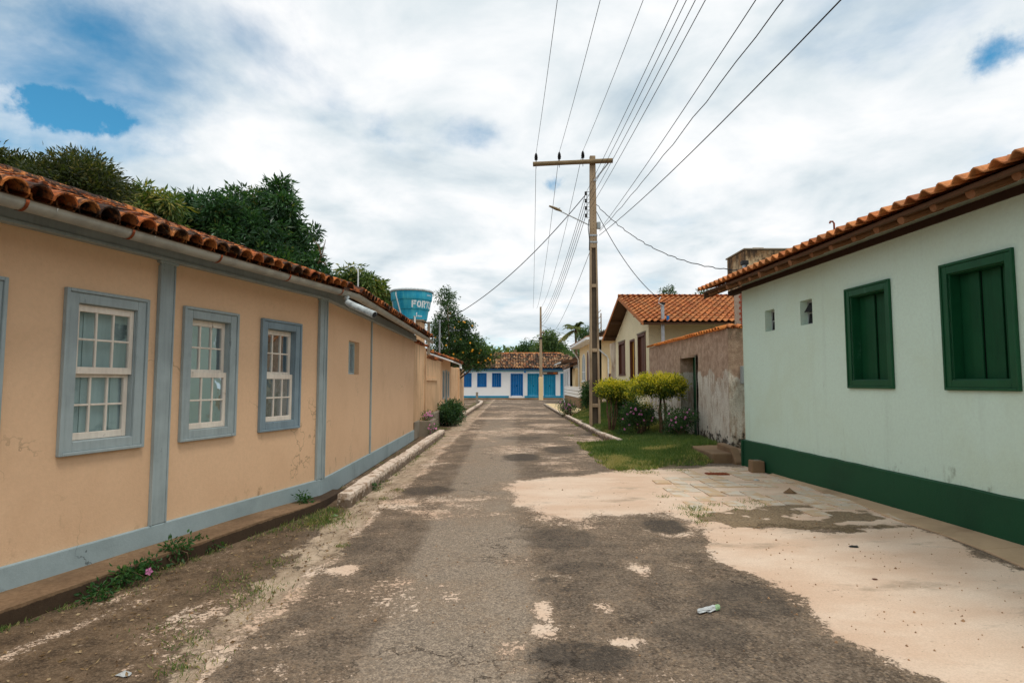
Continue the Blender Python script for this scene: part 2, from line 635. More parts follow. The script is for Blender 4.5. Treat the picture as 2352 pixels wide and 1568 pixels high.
M['tower'] = tower_mat()
M['skyblue'] = plaster('pale_blue_plaster', srgb(142, 188, 200), srgb(110, 160, 180), .4)
M['blue'] = paint('blue_door_paint', srgb(14, 104, 168), srgb(10, 70, 120), .25)
M['teal'] = paint('turquoise_door_paint', srgb(20, 134, 172), srgb(10, 84, 120), .25)
M['cream2'] = plaster('warm_cream_plaster', srgb(236, 210, 164), srgb(214, 184, 138), .35)
M['concrete'] = plaster('rough_concrete', srgb(150, 140, 124), srgb(96, 86, 72), .7, streak=.3, bstr=.5)
M['block'] = plaster('brown_concrete', srgb(140, 114, 86), srgb(98, 76, 56), .7, bstr=.6)
M['apron'] = plaster('sandy_cement_apron', srgb(190, 162, 130), srgb(142, 118, 92), .8, bstr=.5, cracks=.8)
M['walk_old'] = plaster('brown_cement_walk', srgb(150, 120, 88), srgb(112, 86, 62), .6, bstr=.3, foot=srgb(40, 32, 26), fz=(.03, .115))
M['polec'] = plaster('weathered_pole_concrete', srgb(172, 150, 122), srgb(106, 88, 70), .8, streak=.5, bstr=.5)
M['pole_web'] = plaster('dark_pole_concrete', srgb(92, 80, 66), srgb(52, 46, 40), .8, streak=.8, bstr=.6)  # darker, streaked tone for the web set back between the flanges
M['armwood'] = paint('weathered_crossarm_wood', srgb(128, 110, 82), (.03, .025, .02), .5, rough=.9, grain=(.06, 1, 1))
M['black'] = plain('black_rubber', (.012, .012, .012), .6, 0, .2)
M['cable'] = plain('black_cable', (.01, .01, .011), .6, 0, .1)
M['steel'] = plain('galvanised_steel', srgb(166, 172, 176), .45, .4, .14, 10)
M['greybox'] = plain('grey_meter_box', srgb(158, 166, 168), .5, 0, .1)
M['soil'] = plain('brown_soil', srgb(112, 86, 60), .95, 0, .35, 5, .5)
M['bark'] = plain('tree_bark', srgb(104, 84, 64), .95, 0, .4, 14, .7)
M['litter'] = plain('crumpled_plastic', srgb(184, 188, 188), .3, 0, .15, 30, .6)
M['litter_green'] = plain('green_bottle_label', srgb(150, 184, 138), .4, 0, .25, 30)
M['brickr'] = plain('clay_brick', srgb(156, 82, 58), .9, 0, .25, 18, .4)
M['mortar'] = plain('grey_mortar', srgb(176, 160, 142), .95, 0, .2, 20, .5)
M['tankblue'] = None


def kerb_mat():
    m, n, b, _ = newmat('whitewashed_kerb')
    b.inputs['Roughness'].default_value = .95
    w = noise(n, 9, 8, .7)
    c = mixc(n, thr(n, w, .46, .62, 0, .85), srgb(222, 206, 190), srgb(150, 122, 96))
    z = thr(n, posz(n), .06, .175, .34, 0.0)
    st = noise(n, 14, 7, .7, w=3)
    c = mixc(n, thr(n, mul(n, st, z, 'ADD'), .66, .8, 0, .85), c, srgb(84, 66, 48))
    setc(n, b, c)
    bump(n, b, w, .6, .015)
    return m


M['kerb'] = kerb_mat()


def walk_mat():
    m, n, b, _ = newmat('brown_cement_walk')
    b.inputs['Roughness'].default_value = .95
    c = mixc(n, thr(n, noise(n, 2.2, 7, .65), .3, .7), srgb(148, 120, 92), srgb(112, 90, 68))
    c = mixc(n, thr(n, noise(n, 24, 6, .7), .35, .7, 0, .5), c, srgb(86, 64, 44))
    z = thr(n, posz(n), .085, .112, 0, .5)
    st = noise(n, 9, 7, .7, w=3)
    c = mixc(n, thr(n, mul(n, st, z, 'SUBTRACT'), .12, .36, 0, .85), c, srgb(50, 38, 28))
    setc(n, b, c)
    bump(n, b, noise(n, 40, 6, .7), .5, .008)
    return m


M['walk'] = walk_mat()


def rough_mat():
    """thrown brown render above, flaking limewash below, black mould at the foot"""
    m, n, b, _ = newmat('rough_cast_render')
    b.inputs['Roughness'].default_value = .97
    brown = mixc(n, thr(n, noise(n, 6, 5, .6), .3, .7), srgb(212, 182, 158), srgb(174, 144, 122))
    lime = mixc(n, thr(n, noise(n, 7, 8, .72, stretch=(1, 1, .25)), .46, .62, 0, .75), srgb(234, 226, 212), srgb(178, 148, 120))
    edge = mul(n, posz(n), mul(n, noise(n, 1.3, 6, .6, w=2), 1.2), 'ADD')
    c = mixc(n, thr(n, edge, 2.38, 2.46), lime, brown)
    st = noise(n, 4.5, 7, .66, w=5)
    z = thr(n, posz(n), .15, .75, .30, 0.0)
    c = mixc(n, thr(n, mul(n, st, z, 'ADD'), .72, .80, 0, .9), c, srgb(26, 24, 22))
    fine = noise(n, 42, 6, .7)
    c = mixc(n, thr(n, fine, .35, .62, .38, 0), c, srgb(104, 82, 64))
    setc(n, b, c)
    bump(n, b, fine, 1.0, .03)
    return m


M['rough'] = rough_mat()


def glass_mat():
    m, n, b, out = newmat('old_window_glass')
    gl = nd(n, 'ShaderNodeBsdfGlossy', i_Roughness=.05)
    gl.inputs[0].default_value = (.5, .56, .6, 1)
    tr = nd(n, 'ShaderNodeBsdfTransparent')
    tr.inputs[0].default_value = (.88, .92, .92, 1)
    fr = nd(n, 'ShaderNodeFresnel', i_IOR=1.5)
    bp = nd(n, 'ShaderNodeBump', i_Strength=.4, i_Distance=.012)
    ns = noise(n, 4, 2, .5)
    lk(n, ns[0], 0, bp, 'Height')
    lk(n, bp, 0, gl, 'Normal')
    mx = nd(n, 'ShaderNodeMixShader')
    lk(n, fr, 0, mx, 0)
    lk(n, tr, 0, mx, 1)
    lk(n, gl, 0, mx, 2)
    lk(n, mx, 0, out, 0)
    return m


M['glass'] = glass_mat()
M['dark'] = plain('dark_interior', (.02, .022, .024), .9, 0, .2)

M['leaf_mango'] = leafmat('mango_leaves', [(0, (.030, .058, .016)), (.45, (.062, .115, .026)), (.78, (.135, .19, .04)), (1, (.36, .30, .08))])
M['leaf_dark'] = leafmat('dark_glossy_leaves', [(0, (.018, .052, .022)), (.5, (.042, .110, .040)), (.85, (.09, .185, .055)), (1, (.24, .22, .07))], .25, .35)
M['leaf_vine'] = leafmat('vine_leaves', [(0, (.022, .034, .012)), (.6, (.062, .080, .024)), (1, (.22, .18, .06))], .3)
M['leaf_orange'] = leafmat('citrus_leaves', [(0, (.018, .050, .016)), (.6, (.052, .115, .030)), (1, (.15, .21, .05))], .3)
M['leaf_far'] = leafmat('distant_leaves', [(0, (.04, .08, .03)), (.6, (.10, .17, .05)), (1, (.26, .30, .08))], .3)
M['leaf_gold'] = leafmat('golden_leaves', [(0, (.05, .10, .015)), (.25, (.18, .22, .02)), (.45, (.50, .44, .035)), (1, (.75, .62, .07))], .4)
M['leaf_shrub'] = leafmat('shrub_leaves', [(0, (.020, .055, .022)), (.6, (.052, .125, .038)), (1, (.14, .22, .055))], .3)
M['grass'] = leafmat('grass_blades', [(0, (.042, .088, .022)), (.5, (.092, .155, .040)), (.85, (.17, .22, .06)), (1, (.40, .35, .15))], .35, .6)
M['weed'] = leafmat('weed_leaves', [(0, (.02, .07, .02)), (.6, (.045, .13, .035)), (1, (.11, .20, .05))], .35)
M['palm'] = leafmat('palm_leaflets', [(0, (.06, .11, .03)), (.6, (.17, .20, .06)), (1, (.42, .34, .14))], .3)
M['petal'] = plain('pink_petals', (.58, .20, .40), .7, 0, .3, 40)
M['fruit'] = plain('orange_fruit', (.75, .34, .02), .5, 0, .15)


# ------------------------------------------------------------------ ground
def poly_sd(px, py, poly):
    """signed distance, positive inside"""
    P = np.array(poly, float)
    n = len(P)
    d = np.full(px.shape, 1e9)
    ins = np.zeros(px.shape, bool)
    for i in range(n):
        a, b = P[i], P[(i + 1) % n]
        e = b - a
        wx, wy = px - a[0], py - a[1]
        t = np.clip((wx * e[0] + wy * e[1]) / (e @ e + 1e-12), 0, 1)
        d = np.minimum(d, (wx - t * e[0]) ** 2 + (wy - t * e[1]) ** 2)
        c = (a[1] > py) != (b[1] > py)
        with np.errstate(divide='ignore', invalid='ignore'):
            xx = (b[0] - a[0]) * (py - a[1]) / (b[1] - a[1]) + a[0]
        ins ^= c & (px < xx)
    d = np.sqrt(d)
    return np.where(ins, d, -d)


LW_A, LW_B = -4.79, .269                 # left wall: X = A + B Y up to the bend
BEND = (LW_A + LW_B * 8.05, 8.05)
RW_A, RW_B = 5.148, -.0547               # mint wall


def pix(*pts):
    return [gp(*p) for p in pts]


def ground_fields(x, y):
    """how much sand, brown dirt, smooth seal coat, tar, concrete strip, brown leaf litter lies at x, y"""
    w1 = fbm(x * 1.6, y * 1.6, 3) - .5
    w2 = fbm(x * 7, y * 7, 9, 3) - .5
    wx, wy = x + w1 * .35 + w2 * .10, y + (fbm(x * 1.6 + 31, y * 1.6, 5) - .5) * .5 + w2 * .10
    sand = np.zeros_like(x)
    A = pix((2160, 1568), (2060, 1525), (1990, 1490), (1905, 1460), (1850, 1400), (1790, 1370), (1760, 1330), (1690, 1305), (1640, 1290),
            (1625, 1255), (1605, 1213), (1680, 1207), (1800, 1212), (1900, 1225), (2000, 1222), (2100, 1215), (2190, 1250), (2250, 1290), (2352, 1322))
    A = [(2.6, -3.0), (2.5, 1.0), (2.3, 2.6)] + A + [(4.7, 4.0), (5.2, -3.0)]
    sand = np.maximum(sand, sstep(-.16, .16, poly_sd(x + w2 * .16, y + w2 * .16, A)) * 1.25 * (1 - .12 * sstep(.5, .75, w1 + .5)))
    B = pix((1150, 1108), (1250, 1098), (1400, 1082), (1420, 1077), (1560, 1076), (1715, 1068), (1900, 1130), (2100, 1215), (2000, 1225), (1800, 1212), (1610, 1212),
            (1590, 1200), (1540, 1180), (1480, 1182), (1380, 1180), (1330, 1200), (1280, 1185), (1200, 1165), (1170, 1130))
    sand = np.maximum(sand, sstep(-.30, .25, poly_sd(wx, wy, B)) * 1.12)
    # small drifts of sand lying on the asphalt
    for u, v, ru, rv, a in [(940, 1155, 45, 14, .8), (808, 1310, 42, 14, .9), (862, 1387, 24, 16, .8), (790, 1360, 40, 12, .6), (1228, 1412, 30, 28, .9), (1225, 1465, 48, 26, .9),
                            (1432, 1466, 58, 14, .85), (1452, 1298, 30, 18, .85), (1395, 1402, 34, 12, .6), (1180, 1290, 50, 20, .5), (1230, 1265, 40, 14, .5), (1340, 1180, 120, 22, .6),
                            (1180, 1032, 75, 12, .8), (1000, 1062, 45, 12, .7), (940, 1020, 60, 10, .6), (1010, 1008, 50, 8, .7), (1225, 990, 60, 5, .9), (1260, 975, 60, 4, .9), (1120, 1000, 50, 5, .6),
                            (1330, 1050, 60, 12, .6), (1300, 1075, 60, 8, .7), (1380, 1040, 40, 14, .7), (1130, 960, 80, 3, .9), (1240, 960, 70, 3, .8), (1090, 975, 50, 4, .6), (1180, 945, 90, 3, .7), (1150, 932, 60, 2, .6), (1220, 935, 50, 2, .6),
                            (900, 1190, 60, 10, .5), (650, 1470, 40, 14, .6), (640, 1530, 60, 20, .6), (720, 1440, 30, 12, .6), (1640, 1320, 30, 10, .5), (1500, 1250, 60, 12, .45), (1560, 1300, 40, 14, .4), (1230, 1330, 60, 14, .5), (1050, 1145, 140, 8, .6)]:
        cx, cy = gp(u, v)
        rx = gp(u + ru, v)[0] - cx
        ry = abs(gp(u, v - rv)[1] - gp(u, v + rv)[1]) / 2
        q = ((wx - cx) / rx) ** 2 + ((wy - cy) / ry) ** 2
        sand = np.maximum(sand, a * (1.0 if v > 1090 else .85) * (1 - sstep(.0, 2.3, q)))
    far = sstep(9, 16, y)
    drift = fbm(x * .8, y * .42, 21, 4)
    sand = np.maximum(sand, far * sstep(.42, .78, drift) * .66)
    sand = np.maximum(sand, sstep(.35, .8, fbm(x * 1.1, y * 1.1, 33, 4)) * .68)
    # concrete channel on the left with sand banked against it
    le = np.maximum(-2.12, -1.84 - .085 * (y - 3.2))
    strip = sstep(-.14, .12, x - le + w2 * .3 + w1 * .2) * (1 - sstep(-1.72, -1.5, x + w1 * .35 + w2 * .25))
    strip = strip * (1 - .6 * sstep(25, 40, y))
    sand = np.maximum(sand, (1 - sstep(.0, .22, np.abs(x + 1.66 + w1 * .3))) * .75)
    # left yard: brown dirt over old asphalt, with dusty streaks along the walk
    dirt = 1 - sstep(-.2, .14, x - le + w1 * .5)
    streaks = fbm(x * 2.2 - y * .55, (y + x * .27) * .55, 41, 4)
    sand = np.where(dirt > .5, np.maximum(sand * .4, sstep(.56, .74, streaks) * .62), sand)
    # seal-coated band along the middle
    e = w2 * .08 + w1 * .12
    smooth = sstep(-.93, -.82, x + e + .012 * (y - 3)) * (1 - sstep(.0, .22, x + e * 2.4)) * (1 - sstep(20, 34, y))
    cxy = gp(1262, 1340)
    tar = np.zeros_like(x)
    for u, v, ru, rv, a in [(1335, 1502, 140, 36, 1), (1525, 1208, 56, 17, 1), (1262, 1333, 34, 8, .9), (1300, 1351, 26, 6, .8), (1720, 1375, 150, 42, .7), (980, 1125, 72, 11, .9), (1196, 1049, 46, 9, 1), (1285, 1032, 40, 9, .9),
                            (1290, 1235, 90, 26, .55), (1610, 1450, 120, 40, .5), (800, 1250, 60, 30, .5), (1330, 1300, 70, 14, .5), (900, 1100, 50, 14, .6), (1200, 1005, 50, 5, .6), (560, 1530, 60, 30, .4)]:
        cx, cy = gp(u, v)
        rx = gp(u + ru, v)[0] - cx
        ry = abs(gp(u, v - rv)[1] - gp(u, v + rv)[1]) / 2
        q = ((x + w2 * .1 - cx) / rx) ** 2 + ((y + w2 * .14 - cy) / ry) ** 2
        tar = np.maximum(tar, a * (1 - sstep(.55, 1.15, q)))
    sand = sand * (1 - tar * .85)
    C = pix((1600, 1182), (1700, 1165), (1860, 1160), (2000, 1185), (2110, 1212), (2010, 1222), (1900, 1225), (1780, 1210), (1620, 1208))
    mulch = sstep(-.15, .12, poly_sd(x + w2 * .25, y + w2 * .3, C)) * sstep(.30, .62, fbm(x * 3, y * 3, 55, 4) + .12)
    return sand, dirt, smooth, tar, strip, mulch


def road_z(x, y):
    return .010 * (fbm(x * 1.1, y * 1.1, 71, 3) - .5) + .055 * sstep(2.6, 4.6, x) * (1 - sstep(6.0, 11.0, y)) - .006


def road_mat():
    m, n, b, _ = newmat('road_surface')
    b.inputs['Roughness'].default_value = .92
    b.inputs['Specular IOR Level'].default_value = .25
    A = nd(n, 'ShaderNodeAttribute', attribute_name='fa')
    sa = nd(n, 'ShaderNodeSeparateColor')
    lk(n, A, 'Color', sa, 0)
    B = nd(n, 'ShaderNodeAttribute', attribute_name='fb')
    sb = nd(n, 'ShaderNodeSeparateColor')
    lk(n, B, 'Color', sb, 0)
    sand, dirt, smooth = (sa, 0), (sa, 1), (sa, 2)
    tar, strip, mulch = (sb, 0), (sb, 1), (sb, 2)
    # asphalt: aggregate of pale and brown stones in a dark binder
    vor = nd(n, 'ShaderNodeTexVoronoi', i_Scale=85.0)
    g = nd(n, 'ShaderNodeNewGeometry')
    lk(n, g, 'Position', vor, 'Vector')
    vs_ = nd(n, 'ShaderNodeSeparateColor')
    lk(n, vor, 'Color', vs_, 0)
    vor2 = nd(n, 'ShaderNodeTexVoronoi', i_Scale=34.0)
    lk(n, g, 'Position', vor2, 'Vector')
    vs2 = nd(n, 'ShaderNodeSeparateColor')
    lk(n, vor2, 'Color', vs2, 0)
    med = noise(n, 3.2, 6, .62)
    base = mixc(n, thr(n, med, .32, .7), (.096, .069, .049), (.215, .160, .114))
    base = mixc(n, thr(n, (vs_, 0), .35, .95, 0, .55), base, (.32, .25, .185))
    base = mixc(n, thr(n, (vs_, 1), .72, .98, 0, .6), base, (.025, .022, .02))
    big = mul(n, thr(n, (vs2, 0), .86, .93), thr(n, (vor2, 'Distance'), .25, .5, 1, 0))
    base = mixc(n, mul(n, big, .6), base, (.34, .24, .15))
    # seal coat: finer, greyer
    sc_ = mixc(n, thr(n, (vs_, 2), .2, .9), (.225, .180, .139), (.41, .325, .245))
    sc_ = mixc(n, thr(n, med, .45, .75, 0, .5), sc_, (.27, .215, .16))
    base = mixc(n, mul(n, smooth, .9), base, sc_)
    base = mixc(n, mul(n, tar, .72), base, (.048, .040, .033))
    sp1 = ramp(n, [(.30, .45), (.5, 1.0), (.70, 1.75)])
    k1 = noise(n, 38, 5, .8, w=2)
    lk(n, k1[0], 0, sp1, 0)
    base = mixc(n, .75, base, (sp1, 0), 'MULTIPLY')
    ckv = nd(n, 'ShaderNodeTexVoronoi', feature='DISTANCE_TO_EDGE', i_Scale=.75)
    ckw = nd(n, 'ShaderNodeVectorMath', operation='ADD')
    ckn = nd(n, 'ShaderNodeTexNoise', i_Scale=2.5, i_Detail=7.0, i_Roughness=.65)
    lk(n, g, 'Position', ckn, 'Vector')
    lk(n, g, 'Position', ckw, 0)
    lk(n, ckn, 'Color', ckw, 1)
    lk(n, ckw, 0, ckv, 'Vector')
    ckg = thr(n, noise(n, .7, 2, .5, w=13), .50, .62)
    base = mixc(n, mul(n, thr(n, (ckv, 0), .004, .013, .8, 0), ckg), base, (.030, .022, .016))
    # brown dirt over the left yard
    dcol = mixc(n, thr(n, noise(n, 5, 7, .66), .3, .7), (.052, .034, .020), (.175, .116, .068))
    dcol = mixc(n, thr(n, (vs_, 0), .5, 1, 0, .5), dcol, (.25, .175, .11))
    base = mixc(n, mul(n, dirt, .9), base, dcol)
    # concrete channel
    ccol = mixc(n, thr(n, noise(n, 4, 7, .66, stretch=(1, .5, 1)), .36, .66), (.60, .47, .345), (.33, .245, .165))
    cv = nd(n, 'ShaderNodeTexVoronoi', feature='DISTANCE_TO_EDGE', i_Scale=1.5)
    wv = nd(n, 'ShaderNodeVectorMath', operation='ADD')
    wn = nd(n, 'ShaderNodeTexNoise', i_Scale=4.0, i_Detail=6.0)
    lk(n, g, 'Position', wn, 'Vector')
    lk(n, g, 'Position', wv, 0)
    lk(n, wn, 'Color', wv, 1)
    lk(n, wv, 0, cv, 'Vector')
    ccol = mixc(n, thr(n, (cv, 0), .006, .022, .85, 0), ccol, (.06, .045, .03))
    sed = mul(n, strip, mul(n, mul(n, noise(n, 7, 8, .75, w=7), .5, 'SUBTRACT'), 2.6), 'ADD')
    base = mixc(n, thr(n, sed, .42, .68), base, ccol)
    # sand, broken up at its edges by the stones below
    sn = noise(n, 26, 7, .72)
    lo = noise(n, 4.5, 6, .62, w=4)
    hi = noise(n, 75, 4, .75, w=6)
    cen = lambda q, k: mul(n, mul(n, q, .5, 'SUBTRACT'), k)
    e = mul(n, mul(n, mul(n, sand, cen(sn, 2.0), 'ADD'), cen(lo, 1.3), 'ADD'), cen(hi, 1.3), 'ADD')
    sm = thr(n, e, .56, .74)
    dust = thr(n, e, .05, .6, 0, .6)
    base = mixc(n, mul(n, dust, thr(n, k1, .3, .62)), base, (.34, .235, .15))
    scol = mixc(n, thr(n, noise(n, 1.6, 6, .6, stretch=(.5, 1, 1)), .32, .72), (.68, .475, .34), (.80, .635, .50))
    scol = mixc(n, thr(n, noise(n, 2.2, 7, .7, stretch=(.55, 1, 1), w=8), .55, .70, 0, .6), scol, (.30, .23, .165))
    spk = nd(n, 'ShaderNodeTexVoronoi', i_Scale=14.0)
    lk(n, g, 'Position', spk, 'Vector')
    scol = mixc(n, thr(n, (spk, 'Distance'), .035, .06, .8, 0), scol, (.08, .055, .035))
    scol = mixc(n, thr(n, noise(n, 90, 3, .7), .35, .7, 0, .35), scol, (.42, .30, .20))
    base = mixc(n, sm, base, scol)
    mc = mixc(n, thr(n, noise(n, 40, 6, .7), .35, .62), (.07, .045, .024), (.26, .185, .10))
    base = mixc(n, thr(n, mul(n, mulch, mul(n, sn, .6), 'ADD'), .7, .95, 0, .9), base, mc)
    setc(n, b, base)
    inv = mul(n, 1.0, sm, 'SUBTRACT')
    h = mul(n, mul(n, (vor, 'Distance'), -1.0), mul(n, inv, 1.0), 'MULTIPLY')
    h = mul(n, mul(n, h, mul(n, sn, .5), 'ADD'), mul(n, sm, .9), 'ADD')
    bump(n, b, h, .75, .012)
    return m


M['road'] = road_mat()


def earth_mat():
    m, n, b, _ = newmat('earth')
    b.inputs['Roughness'].default_value = .95
    c = mixc(n, thr(n, noise(n, .6, 8, .65), .35, .65), (.20, .14, .085), (.08, .10, .035))
    c = mixc(n, thr(n, noise(n, 9, 6, .7), .3, .7, 0, .5), c, (.10, .075, .045))
    setc(n, b, c)
    bump(n, b, noise(n, 12, 6, .7), .5, .03)
    return m


M['earth'] = earth_mat()


def build_ground():
    g = MB().quad((-700, -300, -.06), (700, -300, -.06), (700, 900, -.06), (-700, 900, -.06)).build('ground', M['earth'])
    g['kind'] = 'structure'
    vv, qq, fa, fb = [], [], [], []
    base = 0
    for x0, x1, y0, y1, st in [(-5.0, 5.4, -3, 2, .12), (-5.0, 5.4, 2, 8, .045), (-5.0, 5.4, 8, 18, .07), (-5.0, 5.4, 18, 57, .16)]:
        xs = np.linspace(x0, x1, int((x1 - x0) / st) + 1)
        ys = np.linspace(y0, y1, int((y1 - y0) / st) + 1)
        X, Y = np.meshgrid(xs, ys)
        X, Y = X.ravel(), Y.ravel()
        f = ground_fields(X, Y)
        vv.append(np.stack([X, Y, road_z(X, Y)], 1))
        fa.append(np.stack([f[0], f[1], f[2], np.ones_like(X)], 1))
        fb.append(np.stack([f[3], f[4], f[5], np.ones_like(X)], 1))
        nx, ny = len(xs), len(ys)
        i = np.arange((ny - 1) * (nx - 1))
        r, c = i // (nx - 1), i % (nx - 1)
        a = base + r * nx + c
        qq.append(np.stack([a, a + 1, a + nx + 1, a + nx], 1))
        base += len(X)
    o = mesh_np('road', np.concatenate(vv), np.concatenate(qq), M['road'], kind='structure', smooth=True,
                attrs={'fa': np.concatenate(fa), 'fb': np.concatenate(fb)})


build_ground()

# ------------------------------------------------------------------ roof tiles
def barrel_mesh(name, mat, r0=.092, r1=.074, ln=.44, t=.013, seg=7):
    v, f = [], []
    for y, r in ((0, r0), (ln, r1)):
        for rr in (r, r - t):
            for k in range(seg + 1):
                a = math.pi * k / seg
                v.append((rr * math.cos(a), y, rr * math.sin(a) * .95))
    n = seg + 1
    for k in range(seg):
        f.append((k, k + 1, 2 * n + k + 1, 2 * n + k))
        f.append((n + k + 1, n + k, 3 * n + k, 3 * n + k + 1))
        f.append((k + 1, k, n + k, n + k + 1))
        f.append((2 * n + k, 2 * n + k + 1, 3 * n + k + 1, 3 * n + k))
    f.append((0, 2 * n, 3 * n, n))
    f.append((seg, n + seg, 3 * n + seg, 2 * n + seg))
    me = bpy.data.meshes.new(name)
    me.from_pydata(v, [], f)
    me.materials.append(mat)
    me.update()
    return me


def wave_mesh(name, mat, w=.215, ln=.42, t=.014, h=.052, seg=8, drop=.034):
    v, f = [], []
    for y, dz in ((0, drop), (ln, 0)):
        for tt in (0, -t):
            for k in range(seg + 1):
                q = k / seg
                x = (q - .5) * w * 1.08
                z = h * (.5 - .5 * math.cos(2 * math.pi * min(1, q / .72))) ** .8 if q < .72 else -.006
                v.append((x, y, z + tt + dz))
    n = seg + 1
    for k in range(seg):
        f.append((k, k + 1, 2 * n + k + 1, 2 * n + k))
        f.append((n + k + 1, n + k, 3 * n + k, 3 * n + k + 1))
        f.append((k + 1, k, n + k, n + k + 1))
    f.append((0, 2 * n, 3 * n, n))
    f.append((seg, n + seg, 3 * n + seg, 2 * n + seg))
    me = bpy.data.meshes.new(name)
    me.from_pydata(v, [], f)
    me.materials.append(mat)
    me.update()
    return me


def tile_field(part, me, org, a, s, ncol, nrow, pitch, expo, is_part, jit=.0, lift=.0, name='tile', mat=None, keep=None, flip=False):
    """rows of tiles up a slope: those picked by is_part are objects, the rest one mesh"""
    a, s = Vector(a).normalized(), Vector(s).normalized()
    x = a.copy()
    z = x.cross(s)
    if z.z < 0:
        x = -x
        z = x.cross(s)
    nv = len(me.vertices)
    bv = np.zeros(nv * 3, np.float32)
    me.vertices.foreach_get('co', bv)
    bv = bv.reshape(-1, 3)
    V, Fc, FC2 = [], [], [tuple(p.vertices) for p in me.polygons]
    for j in range(nrow):
        for i in range(ncol):
            if keep and not keep(i, j):
                continue
            p = Vector(org) + a * ((i + .5) * pitch + random.uniform(-jit, jit) * .5) + s * (j * expo + random.uniform(-jit, jit)) + z * (lift + random.uniform(0, jit) * .3)
            R = Matrix((x, s, z)).transposed().to_4x4()
            if flip:
                R = R @ Matrix.Rotation(math.pi, 4, 'Y')
            R = R @ Matrix.Rotation(random.uniform(-jit, jit) * 2.0, 4, 'Z') @ Matrix.Rotation(random.uniform(-jit, jit) * 1.5, 4, 'Y') @ Matrix.Rotation(-.035, 4, 'X')
            Mx = Matrix.Translation(p) @ R
            if is_part(i, j):
                piece(name, me, part, Mx)
            else:
                m3 = np.array(Mx)
                V.append(bv @ m3[:3, :3].T + m3[:3, 3])
    if V:
        n = len(V)
        mb = MB()
        allv = np.concatenate(V)
        mb.v = [tuple(q) for q in allv]
        for k in range(n):
            mb.f += [tuple(i + k * nv for i in f) for f in FC2]
        mb.build(name + '_courses', mat or me.materials[0], part, kind='stuff')


# ------------------------------------------------------------------ left house
def sash_window(house, F, s0, s1, z0, z1, mat, front_low, cracked=False):
    w = MB()
    cw = .112
    # casing boards
    F.box(w, s0 + .028, s0 + cw, 0, .026, z0 + .028, z1 - .028)
    F.box(w, s1 - cw, s1 - .028, 0, .026, z0 + .028, z1 - .028)
    F.box(w, s0 + cw, s1 - cw, 0, .025, z1 - cw, z1 - .028)
    F.box(w, s0 + cw, s1 - cw, 0, .025, z0 + .028, z0 + cw * .95)
    # outer moulding
    F.box(w, s0, s0 + .028, 0, .040, z0, z1)
    F.box(w, s1 - .028, s1, 0, .040, z0, z1)
    F.box(w, s0 + .028, s1 - .028, 0, .041, z1 - .028, z1)
    F.box(w, s0 + .028, s1 - .028, 0, .041, z0, z0 + .028)
    # jamb linings
    a, b, c, d = s0 + cw - .004, s1 - cw + .004, z0 + cw * .95 - .004, z1 - cw + .004
    F.box(w, a - .016, a + .006, -.14, -.002, c, d)
    F.box(w, b - .006, b + .016, -.14, -.002, c, d)
    F.box(w, a, b, -.14, -.002, d - .006, d + .016)
    F.box(w, a, b, -.14, -.002, c - .016, c + .006)
    win = w.build('window', mat, house, bev=.004)
    a, b, c, d = a + .008, b - .008, c + .008, d - .008
    mid = (c + d) / 2 + random.uniform(-.004, .008)
    for lo, (p, q) in ((True, (c, mid + .015)), (False, (mid - .015, d))):
        fr = lo == front_low
        d0, d1 = (-.048, -.014) if fr else (-.088, -.052)
        sm = MB()
        st, rt, rb, mu = .036, .058, .058, .017
        F.box(sm, a, a + st, d0, d1, p, q)
        F.box(sm, b - st, b, d0, d1, p, q)
        F.box(sm, a + st, b - st, d0, d1 - .001, q - rt, q)
        F.box(sm, a + st, b - st, d0, d1 - .001, p, p + rb)
        A, B, C, D = a + st, b - st, p + rb, q - rt
        for k in (1, 2):
            x = A + (B - A) * k / 3
            F.box(sm, x - mu / 2, x + mu / 2, d0 + .006, d1 - .004, C, D)
        zc = (C + D) / 2
        for k in range(3):
            F.box(sm, A + (B - A) * k / 3 + (mu / 2 if k else 0), A + (B - A) * (k + 1) / 3 - (mu / 2 if k < 2 else 0), d0 + .006, d1 - .005, zc - mu / 2, zc + mu / 2)
        sm.build('sash', M['sash'], win, bev=.003)
        for k in range(3):
            for e in range(2):
                x0, x1 = A + (B - A) * k / 3, A + (B - A) * (k + 1) / 3
                y0, y1 = (C, zc) if e == 0 else (zc, D)
                pm = MB()
                dd = (d0 + d1) / 2 + random.uniform(-.002, .002)
                pm.quad(F.p(x0, dd, y0), F.p(x1, dd, y0), F.p(x1, dd, y1), F.p(x0, dd, y1))
                pm.build('pane', M['glass'], win)
    # boarded inner shutters behind the glass
    nb = 4
    for k in range(nb):
        bm_ = MB()
        x0, x1 = a + (b - a) * k / nb, a + (b - a) * (k + 1) / nb
        dd = -.096 - (.006 if k % 2 else 0)
        F.box(bm_, x0 + .002, x1 - .002, dd - .02, dd, c, d)
        bm_.build('shutter_board', M['shutter_in'], win)
    return win


